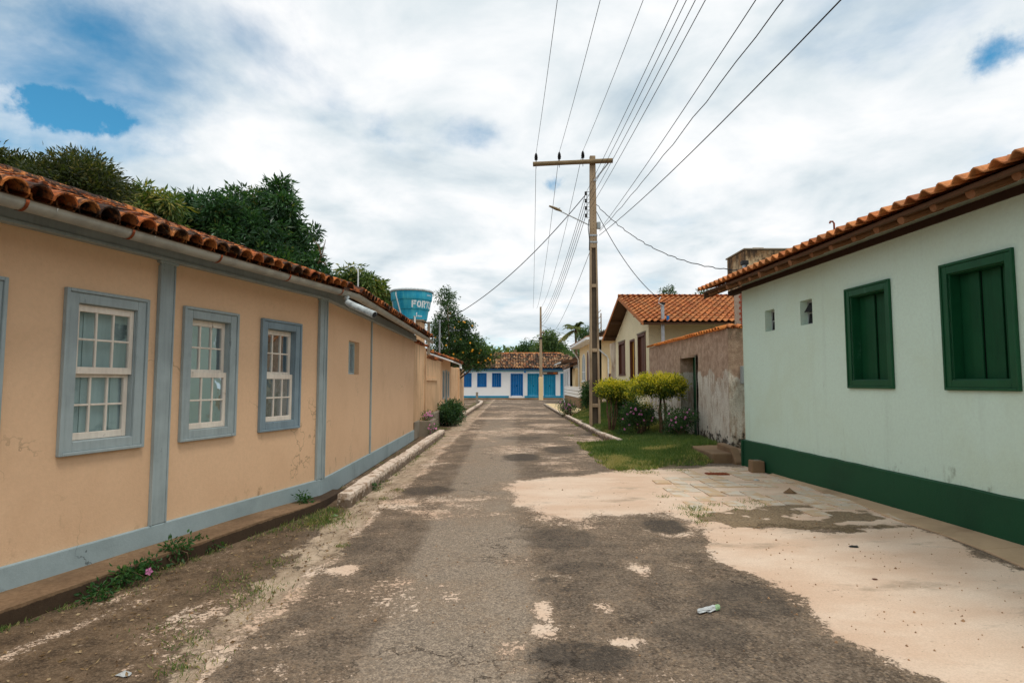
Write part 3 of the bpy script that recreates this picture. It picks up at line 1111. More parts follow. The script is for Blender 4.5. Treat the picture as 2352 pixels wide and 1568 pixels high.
def half_pipe(mb, pts, r, t=.006, seg=9):
    pts = [Vector(p) for p in pts]
    for rr, fl in ((r, 0), (r - t, 1)):
        b = len(mb.v)
        for i, p in enumerate(pts):
            tt = (pts[min(i + 1, len(pts) - 1)] - pts[max(i - 1, 0)]).normalized()
            e1 = tt.cross(Vector((0, 0, 1))).normalized()
            for k in range(seg + 1):
                an = math.pi + math.pi * k / seg
                mb.v.append(tuple(p + e1 * rr * math.cos(an) + Vector((0, 0, 1)) * rr * math.sin(an)))
        for i in range(len(pts) - 1):
            for k in range(seg):
                q = b + i * (seg + 1) + k
                mb.f.append((q, q + 1, q + seg + 2, q + seg + 1))
    n = seg + 1
    N = len(pts) * n
    b = len(mb.v) - 2 * N
    for i in range(len(pts) - 1):
        for k in (0, seg):
            q = b + i * n + k
            mb.f.append((q, q + n, q + n + N, q + N))
    return mb


F1 = Frame(BEND, (-LW_B, -1), (1, -LW_B))
F2 = Frame(BEND, (-.0145, 1), (1, .0145))
K1 = math.sqrt(1 + LW_B ** 2)


def s1(Y):
    return (BEND[1] - Y) * K1


def left_house():
    h = thing('colonial_house', 'long cream colonial house with blue-grey trim, sash windows and old tiled roof on the left', 'house', (BEND[0], BEND[1], 0))
    wins = [(s1(7.56), s1(6.82), 1), (s1(6.45), s1(5.72), 1), (s1(5.33), s1(4.59), 0), (s1(4.18), s1(3.44), 0)]
    cw = .10
    w = MB()
    F1.wall(w, 0, s1(-2.5), 0, 2.95, .32, [(a + cw, b - cw, 1.02 + cw, 2.355 - cw) for a, b, _ in wins])
    w.build('wall', M['cream'], h)
    w = MB()
    v0, v1 = 9.44 - 8.05, 10.12 - 8.05
    F2.wall(w, 0, 8.3, 0, 2.95, .32, [(v0, v1, 1.735, 2.285)])
    w.build('wall', M['cream'], h)
    for a, b, fl in wins:
        sash_window(h, F1, a, b, 1.02, 2.355, M['trim_worn'] if a < .6 else M['trim'], bool(fl))
    # louvred vent
    vent = MB()
    F2.box(vent, v0, v0 + .04, -.12, -.08, 1.735, 2.285)
    F2.box(vent, v1 - .04, v1, -.12, -.08, 1.735, 2.285)
    F2.box(vent, v0 + .04, v1 - .04, -.12, -.08, 1.735, 1.775)
    F2.box(vent, v0 + .04, v1 - .04, -.12, -.08, 2.245, 2.285)
    F2.box(vent, (v0 + v1) / 2 - .02, (v0 + v1) / 2 + .02, -.12, -.08, 1.775, 2.245)
    vo = vent.build('vent_window', M['shutter_in'], h)
    for k in range(14):
        z = 1.785 + k * .0335
        sl = MB()
        for q0, q1 in ((v0 + .04, (v0 + v1) / 2 - .02), ((v0 + v1) / 2 + .02, v1 - .04)):
            sl.hexa([F2.p(q0, -.115, z + .022), F2.p(q1, -.115, z + .022), F2.p(q1, -.085, z), F2.p(q0, -.085, z),
                     F2.p(q0, -.115, z + .028), F2.p(q1, -.115, z + .028), F2.p(q1, -.085, z + .006), F2.p(q0, -.085, z + .006)])
        sl.build('louvre_slat', M['shutter_in'], vo)
    # plinth, posts, wall plate
    p = MB()
    F1.box(p, 0, s1(-2.5), 0, .030, 0, .295)
    p.build('plinth', M['trim_base'], h, bev=.012, bseg=2)
    p = MB()
    F2.box(p, 0, 8.3, 0, .030, 0, .285)
    p.build('plinth', M['trim_base'], h, bev=.012, bseg=2)
    for F, a, b, z0, z1 in ((F1, s1(5.585), s1(5.44), .295, 2.75), (F1, 0.0, .10, .295, 2.75)):
        p = MB()
        F.box(p, a, b, 0, .030, z0, z1)
        F.box(p, a - .016, a, 0, .038, z0, z1)
        F.box(p, b, b + .012, 0, .042, z0, z1 - .05)
        F.box(p, a - .03, b + .03, .0, .055, z1 - .028, z1 + .001)
        p.build('corner_post', M['trim'], h, bev=.004)
    p = MB()
    F2.box(p, .001, .09, 0, .032, .285, 2.75)
    F2.box(p, .09, .11, 0, .046, .285, 2.75)
    p.build('corner_post', M['trim'], h, bev=.004)
    p = MB()
    F2.box(p, 2.93, 2.975, 0, .030, .285, 2.75)
    F2.box(p, 2.975, 2.99, 0, .02, .285, 2.75)
    p.build('thin_post', M['trim'], h, bev=.004)
    p = MB()
    F1.box(p, -.0, s1(-2.5), 0, .07, 2.752, 2.90)
    F1.box(p, -.0, s1(-2.5), 0, .085, 2.745, 2.775)
    p.build('wall_plate', M['trim'], h, bev=.004)
    p = MB()
    F2.box(p, 0, 8.25, 0, .07, 2.752, 2.90)
    F2.box(p, 0, 8.25, 0, .085, 2.745, 2.775)
    p.build('wall_plate', M['trim'], h, bev=.004)
    # roof deck, both slopes
    T = .345
    EV, EZ, RUN = .40, 2.855, 3.1
    rd = MB()
    e0, e1_, e2 = F1.p(s1(-3), EV, EZ), Vector((*(Vector(BEND) + (F1.n.xy + F2.n.xy).normalized() * EV * 1.005), EZ)), F2.p(8.62, EV, EZ)
    r0, r1_, r2 = F1.p(s1(-3), EV - RUN, EZ + T * RUN), Vector((*(Vector(BEND) + (F1.n.xy + F2.n.xy).normalized() * (EV - RUN) * 1.005), EZ + T * RUN)), F2.p(8.62, EV - RUN, EZ + T * RUN)
    b0, b1_, b2 = F1.p(s1(-3), EV - 2 * RUN, EZ), Vector((*(Vector(BEND) + (F1.n.xy + F2.n.xy).normalized() * (EV - 2 * RUN) * 1.005), EZ)), F2.p(8.62, EV - 2 * RUN, EZ)
    dn = Vector((0, 0, -.03))
    for q in ((e0, e1_, r1_, r0), (e1_, e2, r2, r1_), (r0, r1_, b1_, b0), (r1_, r2, b2, b1_)):
        rd.prism(q, dn)
    roof = rd.build('roof', M['wood_dark'], h)
    me = barrel_mesh('left_barrel_tile', M['tile_old'])
    sl1 = (-F1.n + Vector((0, 0, T))).normalized()
    sl2 = (-F2.n + Vector((0, 0, T))).normalized()
    p1, ex = .168, .37
    n1 = int(s1(2.1) / p1)
    nr = int(RUN * math.sqrt(1 + T * T) / ex) + 1
    o1 = F1.p(0.02, EV + .075, EZ - .01)
    tile_field(roof, me, o1, F1.a, sl1, n1, nr, p1, ex, lambda i, j: j < 6 and i >= 2 and i < 34, .012, .022, 'tile')
    tile_field(roof, me, F1.p(s1(2.1), EV + .075, EZ - .01), F1.a, sl1, 24, nr, p1, ex, lambda i, j: False, .012, .022, 'tile')
    o2 = F2.p(0.0, EV + .075, EZ - .01)
    n2 = int(8.7 / p1)
    tile_field(roof, me, o2, F2.a, sl2, n2, nr, p1, ex, lambda i, j: j < 2, .012, .022, 'tile', keep=lambda i, j: i * p1 > j * .10)
    # concave channel tiles between them
    mc = barrel_mesh('left_channel_tile', M['tile_old'], .082, .09, .44)
    for org, a, s_, n, kp in ((F1.p(.02 - p1 / 2, EV - .03, EZ + .01), F1.a, sl1, n1 + 24, None), (F2.p(p1 / 2, EV - .03, EZ + .01), F2.a, sl2, n2, lambda i, j: i * p1 > j * .1)):
        tile_field(roof, mc, org, a, s_, n, nr, p1, ex, lambda i, j: False, .006, .045, 'channel_tile', flip=True, keep=kp)
    # ridge
    for A, B in ((r0, r1_), (r1_, r2)):
        rg = MB()
        L_ = (B - A).length
        n = int(L_ / .38)
        d_ = (B - A).normalized()
        mr = barrel_mesh('ridge_tile', M['tile_old'], .11, .095, .44)
        nm = 'ridge_tile'
        sd_ = d_.cross(Vector((0, 0, 1))).normalized()
        for k in range(n):
            Mx = Matrix.Translation(A + d_ * (k * .38) + Vector((0, 0, .06))) @ Matrix((sd_, d_, sd_.cross(d_))).transposed().to_4x4()
            piece(nm, mr, roof, Mx)
    # gable end wall of the far end
    g = MB()
    g.prism([F2.p(8.3, 0, 2.9), F2.p(8.3, EV - RUN, EZ + T * RUN - .06), F2.p(8.3, -5.4, 2.9), F2.p(8.3, -5.4, 0), F2.p(8.3, -.01, 0)], F2.a * -.2)
    g.build('gable_wall', M['cream'], h)
    # gutter
    gm = MB()
    off = EV + .055
    cor = Vector((*(Vector(BEND) + (F1.n.xy + F2.n.xy).normalized() * off * 1.008), 2.812))
    path = [F1.p(s1(-3), off, 2.812), F1.p(2.0, off, 2.812), F1.p(.4, off, 2.811), cor, F2.p(.8, off, 2.808), F2.p(8.66, off, 2.775)]
    half_pipe(gm, path, .066)
    gu = gm.build('gutter', M['gutter'], h, smooth=True)
    for F, s_ in [(F1, x) for x in (.35, 1.45, 2.5, 3.45, 4.25, 5.1, 6.2)] + [(F2, x) for x in (1.0, 2.1, 3.2, 4.3, 5.4, 6.6, 7.8)]:
        z = 2.812 if F is F1 else 2.81 - .004 * s_
        st = MB()
        half_pipe(st, [F.p(s_ - .012, off, z), F.p(s_ + .012, off, z)], .0705)
        st.build('gutter_strap', M['rust'] if F is F1 else M['gutter'], gu, smooth=True)
        if F is F1:
            st = MB()
            half_pipe(st, [F.p(s_ - .20, off, z), F.p(s_ - .195, off, z)], .0685)
            st.build('gutter_joint', M['gutter'], gu, smooth=True)
    sp = MB()
    a0 = F1.p(.16, off, 2.79)
    e_ = a0 + Vector((.43, -.20, -.31))
    sp.tube([a0, a0 + Vector((0, 0, -.06)), a0 + Vector((.02, -.01, -.115)), a0 + Vector((.07, -.03, -.15)), e_], [.042, .042, .045, .047, .047], 12)
    spo = sp.build('spout', M['pvc_old'], h, smooth=True)
    ln_ = MB()
    dr = Vector((.36, -.17, -.16)).normalized()
    ln_.tube([e_ - dr * .002, e_ + dr * .003], .040, 12)
    ln_.build('spout_mouth', M['dark'], spo)


left_house()


# walk in front of the left house
def left_walk():
    w = MB()
    n = 11
    e = 8.6
    ys = np.linspace(-2.5, e, n * 3 + 1)
    for i in range(len(ys) - 1):
        def edge(Y):
            return Vector((LW_A + LW_B * Y + .385 * K1 * (1 - .85 * sstep(7.2, 8.8, Y)) + .02 * (vnoise(Y * 2.3, 3.0) - .5), Y, 0))
        def inn(Y):
            return Vector((LW_A + LW_B * min(Y, 8.05) - .05, Y, 0))
        zt0, zt1 = (.12 * (1 - sstep(6.5, 9.2, Y) * .6) + .006 * (vnoise(Y * 3.1, 9.0) - .5) for Y in (ys[i], ys[i + 1]))
        a, b, c, d = inn(ys[i]), edge(ys[i]), edge(ys[i + 1]), inn(ys[i + 1])
        w.hexa([(a.x, a.y, -.05), (b.x, b.y, -.05), (c.x, c.y, -.05), (d.x, d.y, -.05), (a.x, a.y, zt0), (b.x, b.y, zt0), (c.x, c.y, zt1), (d.x, d.y, zt1)])
    o = w.build('sidewalk', M['walk'])
    o['kind'] = 'structure'


left_walk()


# ------------------------------------------------------------------ kerbs
def kerb(label, pts, w, h, stone=.95, group='low kerbs along the street'):
    pts = [Vector((*p, 0)) for p in pts]
    k = thing('kerb', label, 'kerb', pts[0], group)
    # resample
    acc = [0]
    for a, b in zip(pts, pts[1:]):
        acc.append(acc[-1] + (b - a).length)

    def P(s):
        for i in range(len(acc) - 1):
            if s <= acc[i + 1] or i == len(acc) - 2:
                t = (s - acc[i]) / (acc[i + 1] - acc[i])
                return pts[i].lerp(pts[i + 1], t)
    L_ = acc[-1]
    s = 0
    while s < L_ - .05:
        e = min(L_, s + stone * random.uniform(.8, 1.25))
        if L_ - e < .3: e = L_
        mb = MB()
        n = max(2, int((e - s) / .16))
        rows = []
        lean = random.uniform(-.008, .008)
        hz = random.uniform(-.012, .012)
        for q in range(n + 1):
            ss = s + .0015 + (e - s - .003) * q / n
            p = P(ss)
            t = (P(min(L_, ss + .05)) - P(max(0, ss - .05))).normalized()
            nn = Vector((t.y, -t.x, 0))
            jz = h + hz + .016 * (float(vnoise(ss * 5, 1.0)) - .5)
            jw = w / 2 + .014 * (float(vnoise(ss * 6, 7.0)) - .5)
            o_ = lean
            rows.append([p - nn * jw * 1.05 + Vector((0, 0, -.06)), p - nn * (jw * 1.0 + o_) + Vector((0, 0, jz - .014)), p - nn * (jw * .88 + o_) + Vector((0, 0, jz)),
                         p + nn * (jw * .86 - o_) + Vector((0, 0, jz - .004)), p + nn * (jw * 1.0 - o_) + Vector((0, 0, jz - .018)), p + nn * jw * 1.1 + Vector((0, 0, -.06))])
        b = len(mb.v)
        for r in rows: mb.v += [tuple(x) for x in r]
        for i in range(n):
            for j in range(5):
                q = b + i * 6 + j
                mb.f.append((q, q + 6, q + 7, q + 1))
        mb.f.append(tuple(b + j for j in range(6)))
        mb.f.append(tuple(b + n * 6 + j for j in reversed(range(6))))
        mb.build('kerb_stone', M['kerb'], k)
        s = e


kerb('tall whitewashed kerb on the left, its blunt near end beside the weeds', [(-2.17, 7.62), (-2.16, 10), (-2.15, 13), (-2.14, 15.5), (-2.12, 17.8)], .17, .185)
kerb('whitewashed kerb on the left beyond the round dark bush', [(-2.24, 24.0), (-2.25, 30), (-2.23, 36), (-2.2, 41), (-2.3, 45), (-2.7, 47)], .17, .19)
kerb('whitewashed kerb on the right, edging the lawn in front of the utility pole', [(2.78, 15.2), (2.64, 16.6), (2.58, 19), (2.52, 22.5), (2.46, 26.3)], .15, .15)
kerb('low kerb on the right along the pale slab near the blue house', [(2.40, 27.5), (2.36, 33), (2.30, 41.5)], .14, .12)
kerb('thin cement edging crossing the lawn behind the utility pole', [(2.62, 22.9), (3.3, 23.6), (4.3, 24.2)], .10, .12)


# ------------------------------------------------------------------ right mint house
FR = Frame((RW_A + RW_B * 11.4, 11.4), (-RW_B, -1), (-1, RW_B))
KR = math.sqrt(1 + RW_B ** 2)


def sr(Y):
    return (11.4 - Y) * KR


def boarded_window(house, F, a, b, z0, z1, widths):
    w = MB()
    cw = .095
    F.box(w, a + .025, a + cw, 0, .024, z0 + .03, z1 - .03)
    F.box(w, b - cw, b - .025, 0, .024, z0 + .03, z1 - .03)
    F.box(w, a + cw, b - cw, 0, .023, z1 - cw - .02, z1 - .03)
    F.box(w, a + cw, b - cw, 0, .023, z0 + .03, z0 + .11)
    F.box(w, a, a + .025, 0, .036, z0, z1)
    F.box(w, b - .025, b, 0, .036, z0, z1)
    F.box(w, a + .025, b - .025, 0, .037, z1 - .03, z1)
    F.box(w, a + .025, b - .025, 0, .037, z0, z0 + .03)
    A, B, C, D = a + cw, b - cw, z0 + .11, z1 - cw - .02
    F.box(w, A - .02, A + .012, -.15, -.002, C, D)
    F.box(w, B - .012, B + .02, -.15, -.002, C, D)
    F.box(w, A, B, -.15, -.002, D - .012, D + .01)
    F.box(w, A, B, -.15, -.002, C - .01, C + .012)
    win = w.build('window', M['greenwood'], house, bev=.005, bseg=2)
    bk = MB()
    F.box(bk, A + .012, B - .012, -.149, -.1465, C + .012, D - .012)
    bk.build('backing', M['dark'], win)
    A += .012
    B -= .012
    tot = sum(widths)
    x = A
    for i, q in enumerate(widths):
        x2 = x + (B - A) * q / tot
        bd = MB()
        dd = (-.115, -.100, -.122, -.106, -.118)[i % 5]
        F.box(bd, x + .005, x2 - .005, dd - .025, dd, C + .013, D - .013)
        bd.build('shutter_board', M['greenwood_dark'], win, bev=.004)
        x = x2
    return win


def mint_house():
    h = thing('mint_house', 'pale mint green house with dark green base and green shuttered windows on the right', 'house', (FR.o.x, FR.o.y, 0))
    holes = [(sr(8.15) + .09, sr(7.25) - .09, 1.62, 2.79), (sr(6.45) + .09, sr(5.55) - .09, 1.62, 2.79),
             (sr(10.49), sr(10.15), 2.51, 2.885), (sr(9.33), sr(8.99), 2.51, 2.90)]
    w = MB()
    FR.wall(w, 0, sr(-2), 0, 3.60, .3, holes)
    # far end gable wall
    w.prism([FR.p(.001, -.001, 0), FR.p(.001, -.001, 3.60), FR.p(.001, -3.38, 4.84), FR.p(.001, -6.8, 3.58), FR.p(.001, -6.8, 0)], FR.a * .3)
    w.build('wall', M['mint'], h)
    p = MB()
    n = 60
    L_ = sr(-2) + .04
    for i in range(n):
        x0, x1 = -.04 + L_ * i / n, -.04 + L_ * (i + 1) / n
        q0, q1 = (.487 + .016 * (float(fbm(x * 3.5, 2.0, 4, 3)) - .5) for x in (x0, x1))
        p.hexa([FR.p(x0, -.02, -.05), FR.p(x1, -.02, -.05), FR.p(x1, .05, -.05), FR.p(x0, .05, -.05), FR.p(x0, -.02, q0 + .02), FR.p(x1, -.02, q1 + .02), FR.p(x1, .042, q1), FR.p(x0, .042, q0)])
    p.box(4.45, 4.9, 11.405, 11.46, -.05, .49)
    p.build('base_course', M['green_base'], h)
    boarded_window(h, FR, sr(8.15), sr(7.25), 1.52, 2.90, (1.0, 1.25, 1.0, .42, .42, .5))
    boarded_window(h, FR, sr(6.45), sr(5.55), 1.515, 2.90, (1.0, 1.0, 1.0, .85, .6, .6))
    # little ventilation windows
    for a, b, z0, z1, tilt in ((sr(10.49), sr(10.15), 2.51, 2.885, 0), (sr(9.33), sr(8.99), 2.51, 2.90, 1)):
        v = MB()
        FR.box(v, a, a + .03, -.16, -.12, z0, z1)
        FR.box(v, b - .03, b, -.16, -.12, z0, z1)
        FR.box(v, a + .03, b - .03, -.16, -.12, z0, z0 + .03)
        FR.box(v, a + .03, b - .03, -.16, -.12, z1 - .03, z1)
        FR.box(v, a + .03, b - .03, -.155, -.125, (z0 + z1) / 2 - .012, (z0 + z1) / 2 + .012)
        vo = v.build('vent_window', M['greybox'], h)
        bk = MB()
        FR.box(bk, a + .02, b - .02, -.25, -.24, z0 + .02, z1 - .02)
        bk.build('vent_shade_sheet', M['dark'], vo)  # near-black sheet, the darkness of the unlit space put in as colour
        zc = (z0 + z1) / 2
        for k, (q0, q1) in enumerate(((z0 + .03, zc - .012), (zc + .012, z1 - .03))):
            pn = MB()
            tl = .09 if (tilt and k == 1) else .02
            pn.hexa([FR.p(a + .03, -.14 + tl, q0), FR.p(b - .03, -.14 + tl, q0), FR.p(b - .03, -.136 + tl, q0), FR.p(a + .03, -.136 + tl, q0),
                     FR.p(a + .03, -.142, q1), FR.p(b - .03, -.142, q1), FR.p(b - .03, -.138, q1), FR.p(a + .03, -.138, q1)])
            pn.build('pane', M['dark'], vo)  # opaque near-black colour makes the panes read as unlit openings
    # roof
    T = .37
    EV, EZ, RUN = .52, 3.465, 3.9
    s0_, s1_ = -.62, sr(-2.5)
    rd = MB()
    dn = Vector((0, 0, -.02))
    e0, e1_ = FR.p(s0_, EV, EZ), FR.p(s1_, EV, EZ)
    r0, r1_ = FR.p(s0_, EV - RUN, EZ + T * RUN), FR.p(s1_, EV - RUN, EZ + T * RUN)
    b0, b1_ = FR.p(s0_, EV - 2 * RUN, EZ), FR.p(s1_, EV - 2 * RUN, EZ)
    rd.prism([e0, e1_, r1_, r0], dn)
    rd.prism([r0, r1_, b1_, b0], dn)
    roof = rd.build('roof', M['wood_dark'], h)
    me = wave_mesh('right_wave_tile', M['tile_new'], .205, .42, .016, .06)
    up = (-FR.n + Vector((0, 0, T))).normalized()
    nc = int((s1_ - s0_ + .06) / .205)
    nr = int(RUN * math.sqrt(1 + T * T) / .36) + 1
    tile_field(roof, me, FR.p(s0_ - .06, EV + .085, EZ - .012), FR.a, up, nc, nr, .205, .36, lambda i, j: j < 3, .005, .02, 'tile')
    # round log rafters and laths under the eave
    Y = 11.85
    k = 0
    while Y > -2:
        s_ = sr(Y)
        r = random.uniform(.042, .054)
        lg = MB()
        e_ = EV - random.uniform(.0, .07)
        A = FR.p(s_, e_, EZ - .085 + (EV - e_) * T)
        B = FR.p(s_ + random.uniform(-.02, .02), -1.2, EZ - .085 + (EV + 1.2) * T)
        lg.tube([A, A.lerp(B, .3) + Vector((0, 0, random.uniform(-.008, .008))), B], [r, r * 1.04, r], 10)
        lg.build('rafter', M['log'], h)
        Y -= random.uniform(.43, .48)
    for d_ in (.50, .34, .12, -.10):
        lt = MB()
        z = EZ - .022 + (EV - d_) * T
        lt.hexa([FR.p(s0_, d_ - .025, z - .028), FR.p(s1_, d_ - .025, z - .028), FR.p(s1_, d_ + .025, z - .028), FR.p(s0_, d_ + .025, z - .028),
                 FR.p(s0_, d_ - .025, z), FR.p(s1_, d_ - .025, z), FR.p(s1_, d_ + .025, z), FR.p(s0_, d_ + .025, z)])
        lt.build('eave_lath', M['wood_dark'], h)
    pl = MB()
    FR.box(pl, s0_ + .05, s1_, -.10, .03, 3.385, 3.47)
    pl.build('wall_plate', M['wood_black'], h)  # dark colour stands in for the shaded gap at the wall top
    rk = MB()
    rk.hexa([FR.p(s0_ - .01, EV, EZ - .15), FR.p(s0_ - .01, EV - RUN, EZ - .15 + T * RUN), FR.p(s0_ + .04, EV - RUN, EZ - .15 + T * RUN), FR.p(s0_ + .04, EV, EZ - .15),
             FR.p(s0_ - .01, EV, EZ - .021), FR.p(s0_ - .01, EV - RUN, EZ - .021 + T * RUN), FR.p(s0_ + .04, EV - RUN, EZ - .021 + T * RUN), FR.p(s0_ + .04, EV, EZ - .021)])
    rk.build('rake_board', M['wood_dark'], h)
    vp = MB()
    q = FR.p(sr(9.3), -.6, EZ + (EV + .6) * T)
    vp.tube([q + Vector((0, 0, -.1)), q + Vector((0, 0, .30)), q + Vector((-.02, 0, .33)), q + Vector((-.06, .0, .33)), q + Vector((-.07, 0, .30))], .015, 8)
    vp.build('vent_pipe', M['rust'], h)


mint_house()


# ------------------------------------------------------------------ left: walls and small house beyond
def coping(part, F, sA, sB, z, pitch, mat, half=.2, T=.25, jit=.012, nm='coping_tile'):
    me = barrel_mesh(nm, mat, .074, .062, half * 1.25)
    n = int((sB - sA) / pitch)
    up = (-F.n + Vector((0, 0, T))).normalized()
    for i in range(n):
        p = F.p(sA + (i + .5) * pitch, half * .55, z + random.uniform(-jit, jit))
        x = F.a.copy()
        zz = x.cross(up)
        if zz.z < 0:
            x = -x
            zz = x.cross(up)
        piece(nm, me, part, Matrix.Translation(p) @ Matrix((x, up, zz)).transposed().to_4x4() @ Matrix.Rotation(random.uniform(-.05, .05), 4, 'Z'))
    # the slope that falls back into the yard
    dn = (-F.n + Vector((0, 0, -T))).normalized()
    for i in range(n):
        p = F.p(sA + (i + .5) * pitch, half * .55 - half * 1.15, z + half * 1.15 * T)
        x = F.a.copy()
        zz = x.cross(dn)
        if zz.z < 0:
            x = -x
            zz = x.cross(dn)
        piece(nm, me, part, Matrix.Translation(p) @ Matrix((x, dn, zz)).transposed().to_4x4())


def left_far():
    # yard wall between the two cream houses
    w = thing('yard_wall', 'stained cream yard wall with tile coping between the long house and the small house', 'wall', (-2.8, 16.4, 0))
    m = MB()
    F2.wall(m, 8.32, 10.7, 0, 2.72, .25)
    F2.wall(m, 10.72, 15.2, 0, 2.40, .25)
    F2.box(m, 10.75, 13.9, 0, .05, 1.66, 1.74)
    F2.box(m, 10.5, 10.72, .0, .03, 0, 2.6)
    body = m.build('wall', M['cream_old'], w)
    coping(body, F2, 8.34, 10.7, 2.72, .175, M['tile_old'])
    coping(body, F2, 10.75, 15.2, 2.42, .175, M['tile_old'])
    pl = MB()
    F2.box(pl, 8.32, 9.2, 0, .05, 0, .50)
    F2.box(pl, 11.4, 14.6, 0, .16, 0, .56)
    pl.build('footing', M['concrete'], w, bev=.02)
    # raised planter against the wall
    p = thing('planter', 'square concrete planter with pink flowers against the left wall', 'planter', (-2.65, 18.3, 0))
    m = MB()
    x0, x1, y0, y1 = -2.83, -2.42, 17.4, 18.75
    m.box(x0, x1, y0, y0 + .1, -.05, .46)
    m.box(x0, x1, y1 - .1, y1, -.05, .46)
    m.box(x1 - .09, x1, y0 + .1, y1 - .1, -.05, .455)
    m.build('planter_wall', M['concrete'], p, bev=.012)
    MB().box(x0 + .01, x1 - .08, y0 + .09, y1 - .09, -.05, .40).build('soil', M['soil'], p)
    # small house
    h = thing('small_house', 'small low cream house with three narrow windows beyond the yard wall', 'house', (-2.9, 24, 0))
    sA, sB = 23.35 - 8.05, 27.5 - 8.05
    holes = [(sA + .75, sA + 1.35, .95, 2.05), (sA + 1.85, sA + 2.5, .12, 2.1), (sA + 2.95, sA + 3.5, .95, 2.05)]
    m = MB()
    F2.wall(m, sA, sB, 0, 2.62, .25, holes)
    e = F2.p(sB, 0, 0)
    m.prism([F2.p(sB + .001, -.001, 0), F2.p(sB + .001, -.001, 2.62), F2.p(sB + .001, -2.2, 3.3), F2.p(sB + .001, -4.4, 2.62), F2.p(sB + .001, -4.4, 0)], F2.a * -.2)
    m.build('wall', M['cream'], h)
    for i, (a, b, z0, z1) in enumerate(holes):
        f = MB()
        for q in ((a - .04, a + .03, z0 - .04, z1 + .04), (b - .03, b + .04, z0 - .04, z1 + .04), (a + .03, b - .03, z1 - .03, z1 + .04), (a + .03, b - .03, z0 - .04, z0 + .03)):
            F2.box(f, q[0], q[1], -.1, .02, q[2], q[3])
        wo = f.build('door' if i == 1 else 'window', M['trim'], h)
        g = MB()
        F2.box(g, a + .03, b - .03, -.07, -.06, z0 + .03, z1 - .03)
        g.build('panel' if i == 1 else 'pane', M['trim'] if i == 1 else M['glass'], wo)
        if i != 1:
            g = MB()
            F2.box(g, a + .03, b - .03, -.055, -.04, (z0 + z1) / 2 - .02, (z0 + z1) / 2 + .02)
            F2.box(g, (a + b) / 2 - .015, (a + b) / 2 + .015, -.058, -.042, z0 + .03, z1 - .03)
            g.build('glazing_bar', M['sash'], wo)
    T, EV, EZ, RUN = .34, .5, 2.46, 2.9
    r = MB()
    dn = Vector((0, 0, -.06))
    r.prism([F2.p(sA - .05, EV, EZ), F2.p(sB + .45, EV, EZ), F2.p(sB + .45, EV - RUN, EZ + T * RUN), F2.p(sA - .05, EV - RUN, EZ + T * RUN)], dn)
    r.prism([F2.p(sA - .05, EV - RUN, EZ + T * RUN), F2.p(sB + .45, EV - RUN, EZ + T * RUN), F2.p(sB + .45, EV - 2 * RUN, EZ), F2.p(sA - .05, EV - 2 * RUN, EZ)], dn)
    roof = r.build('roof', M['white'], h)
    me = barrel_mesh('small_house_tile', M['tile_old'])
    up = (-F2.n + Vector((0, 0, T))).normalized()
    nc = int((sB - sA + .5) / .18)
    tile_field(roof, me, F2.p(sA - .05, EV + .06, EZ + .0), F2.a, up, nc, 8, .18, .37, lambda i, j: j < 5, .02, .03, 'tile')
    mc = barrel_mesh('small_house_channel', M['tile_old'], .085, .092, .44)
    tile_field(roof, mc, F2.p(sA - .05 + .09, EV + .03, EZ + .01), F2.a, up, nc, 8, .18, .37, lambda i, j: False, .006, .07, 'channel_tile', flip=True)
    # security camera under the eave
    c = thing('security_camera', 'white security camera under the eave of the small cream house', 'camera', F2.p(sB - .35, .47, 2.40))
    q = F2.p(sB - .4, .50, 2.34)
    MB().box(q.x - .05, q.x + .05, q.y - .05, q.y + .05, q.z - .02, q.z + .075).build('mount', M['pvc'], c, bev=.01)
    MB().tube([q + Vector((.0, .08, -.03)), q + Vector((.05, -.28, -.15))], .062, 12).build('housing', M['pvc'], c, smooth=False)
    MB().tube([q + Vector((.05, -.28, -.15)), q + Vector((.0535, -.30, -.157))], .048, 12).build('lens', M['black'], c)
    # boundary wall
    w = thing('boundary_wall', 'mould-streaked cream boundary wall at the far end of the left side', 'wall', (-2.95, 27.5, 0))
    m = MB()
    F2.wall(m, 19.5, 24.2, 0, 2.35, .2)
    F2.box(m, 24.2, 24.5, -.2, .06, 0, 2.42)
    F2.wall(m, 24.5, 29.0, 0, 2.40, .2)
    m.build('wall', M['cream_old'], w)
    # short post at the corner
    p = thing('marker_post', 'short grey concrete marker post on the left before the blue house', 'post', (-2.55, 42.5, 0))
    MB().box(-2.62, -2.46, 42.4, 42.56, -.05, .82).build('shaft', M['concrete'], p, bev=.02)
    MB().box(-2.63, -2.45, 42.39, 42.57, .82, .9).build('cap', M['concrete'], p, bev=.02)


left_far()


# ------------------------------------------------------------------ water tank
def tank_mat():
    m, n, b, _ = newmat('faded_blue_fibreglass')
    b.inputs['Roughness'].default_value = .55
    st = noise(n, 4.5, 6, .65, stretch=(1, 1, .12))
    c = mixc(n, thr(n, st, .35, .72), srgb(24, 156, 196), srgb(84, 196, 212))
    c = mixc(n, thr(n, noise(n, 3, 5, .6, w=4), .58, .75, 0, .5), c, srgb(120, 190, 196))
    setc(n, b, c)
    bump(n, b, st, .1, .004)
    return m


M['tankblue'] = tank_mat()


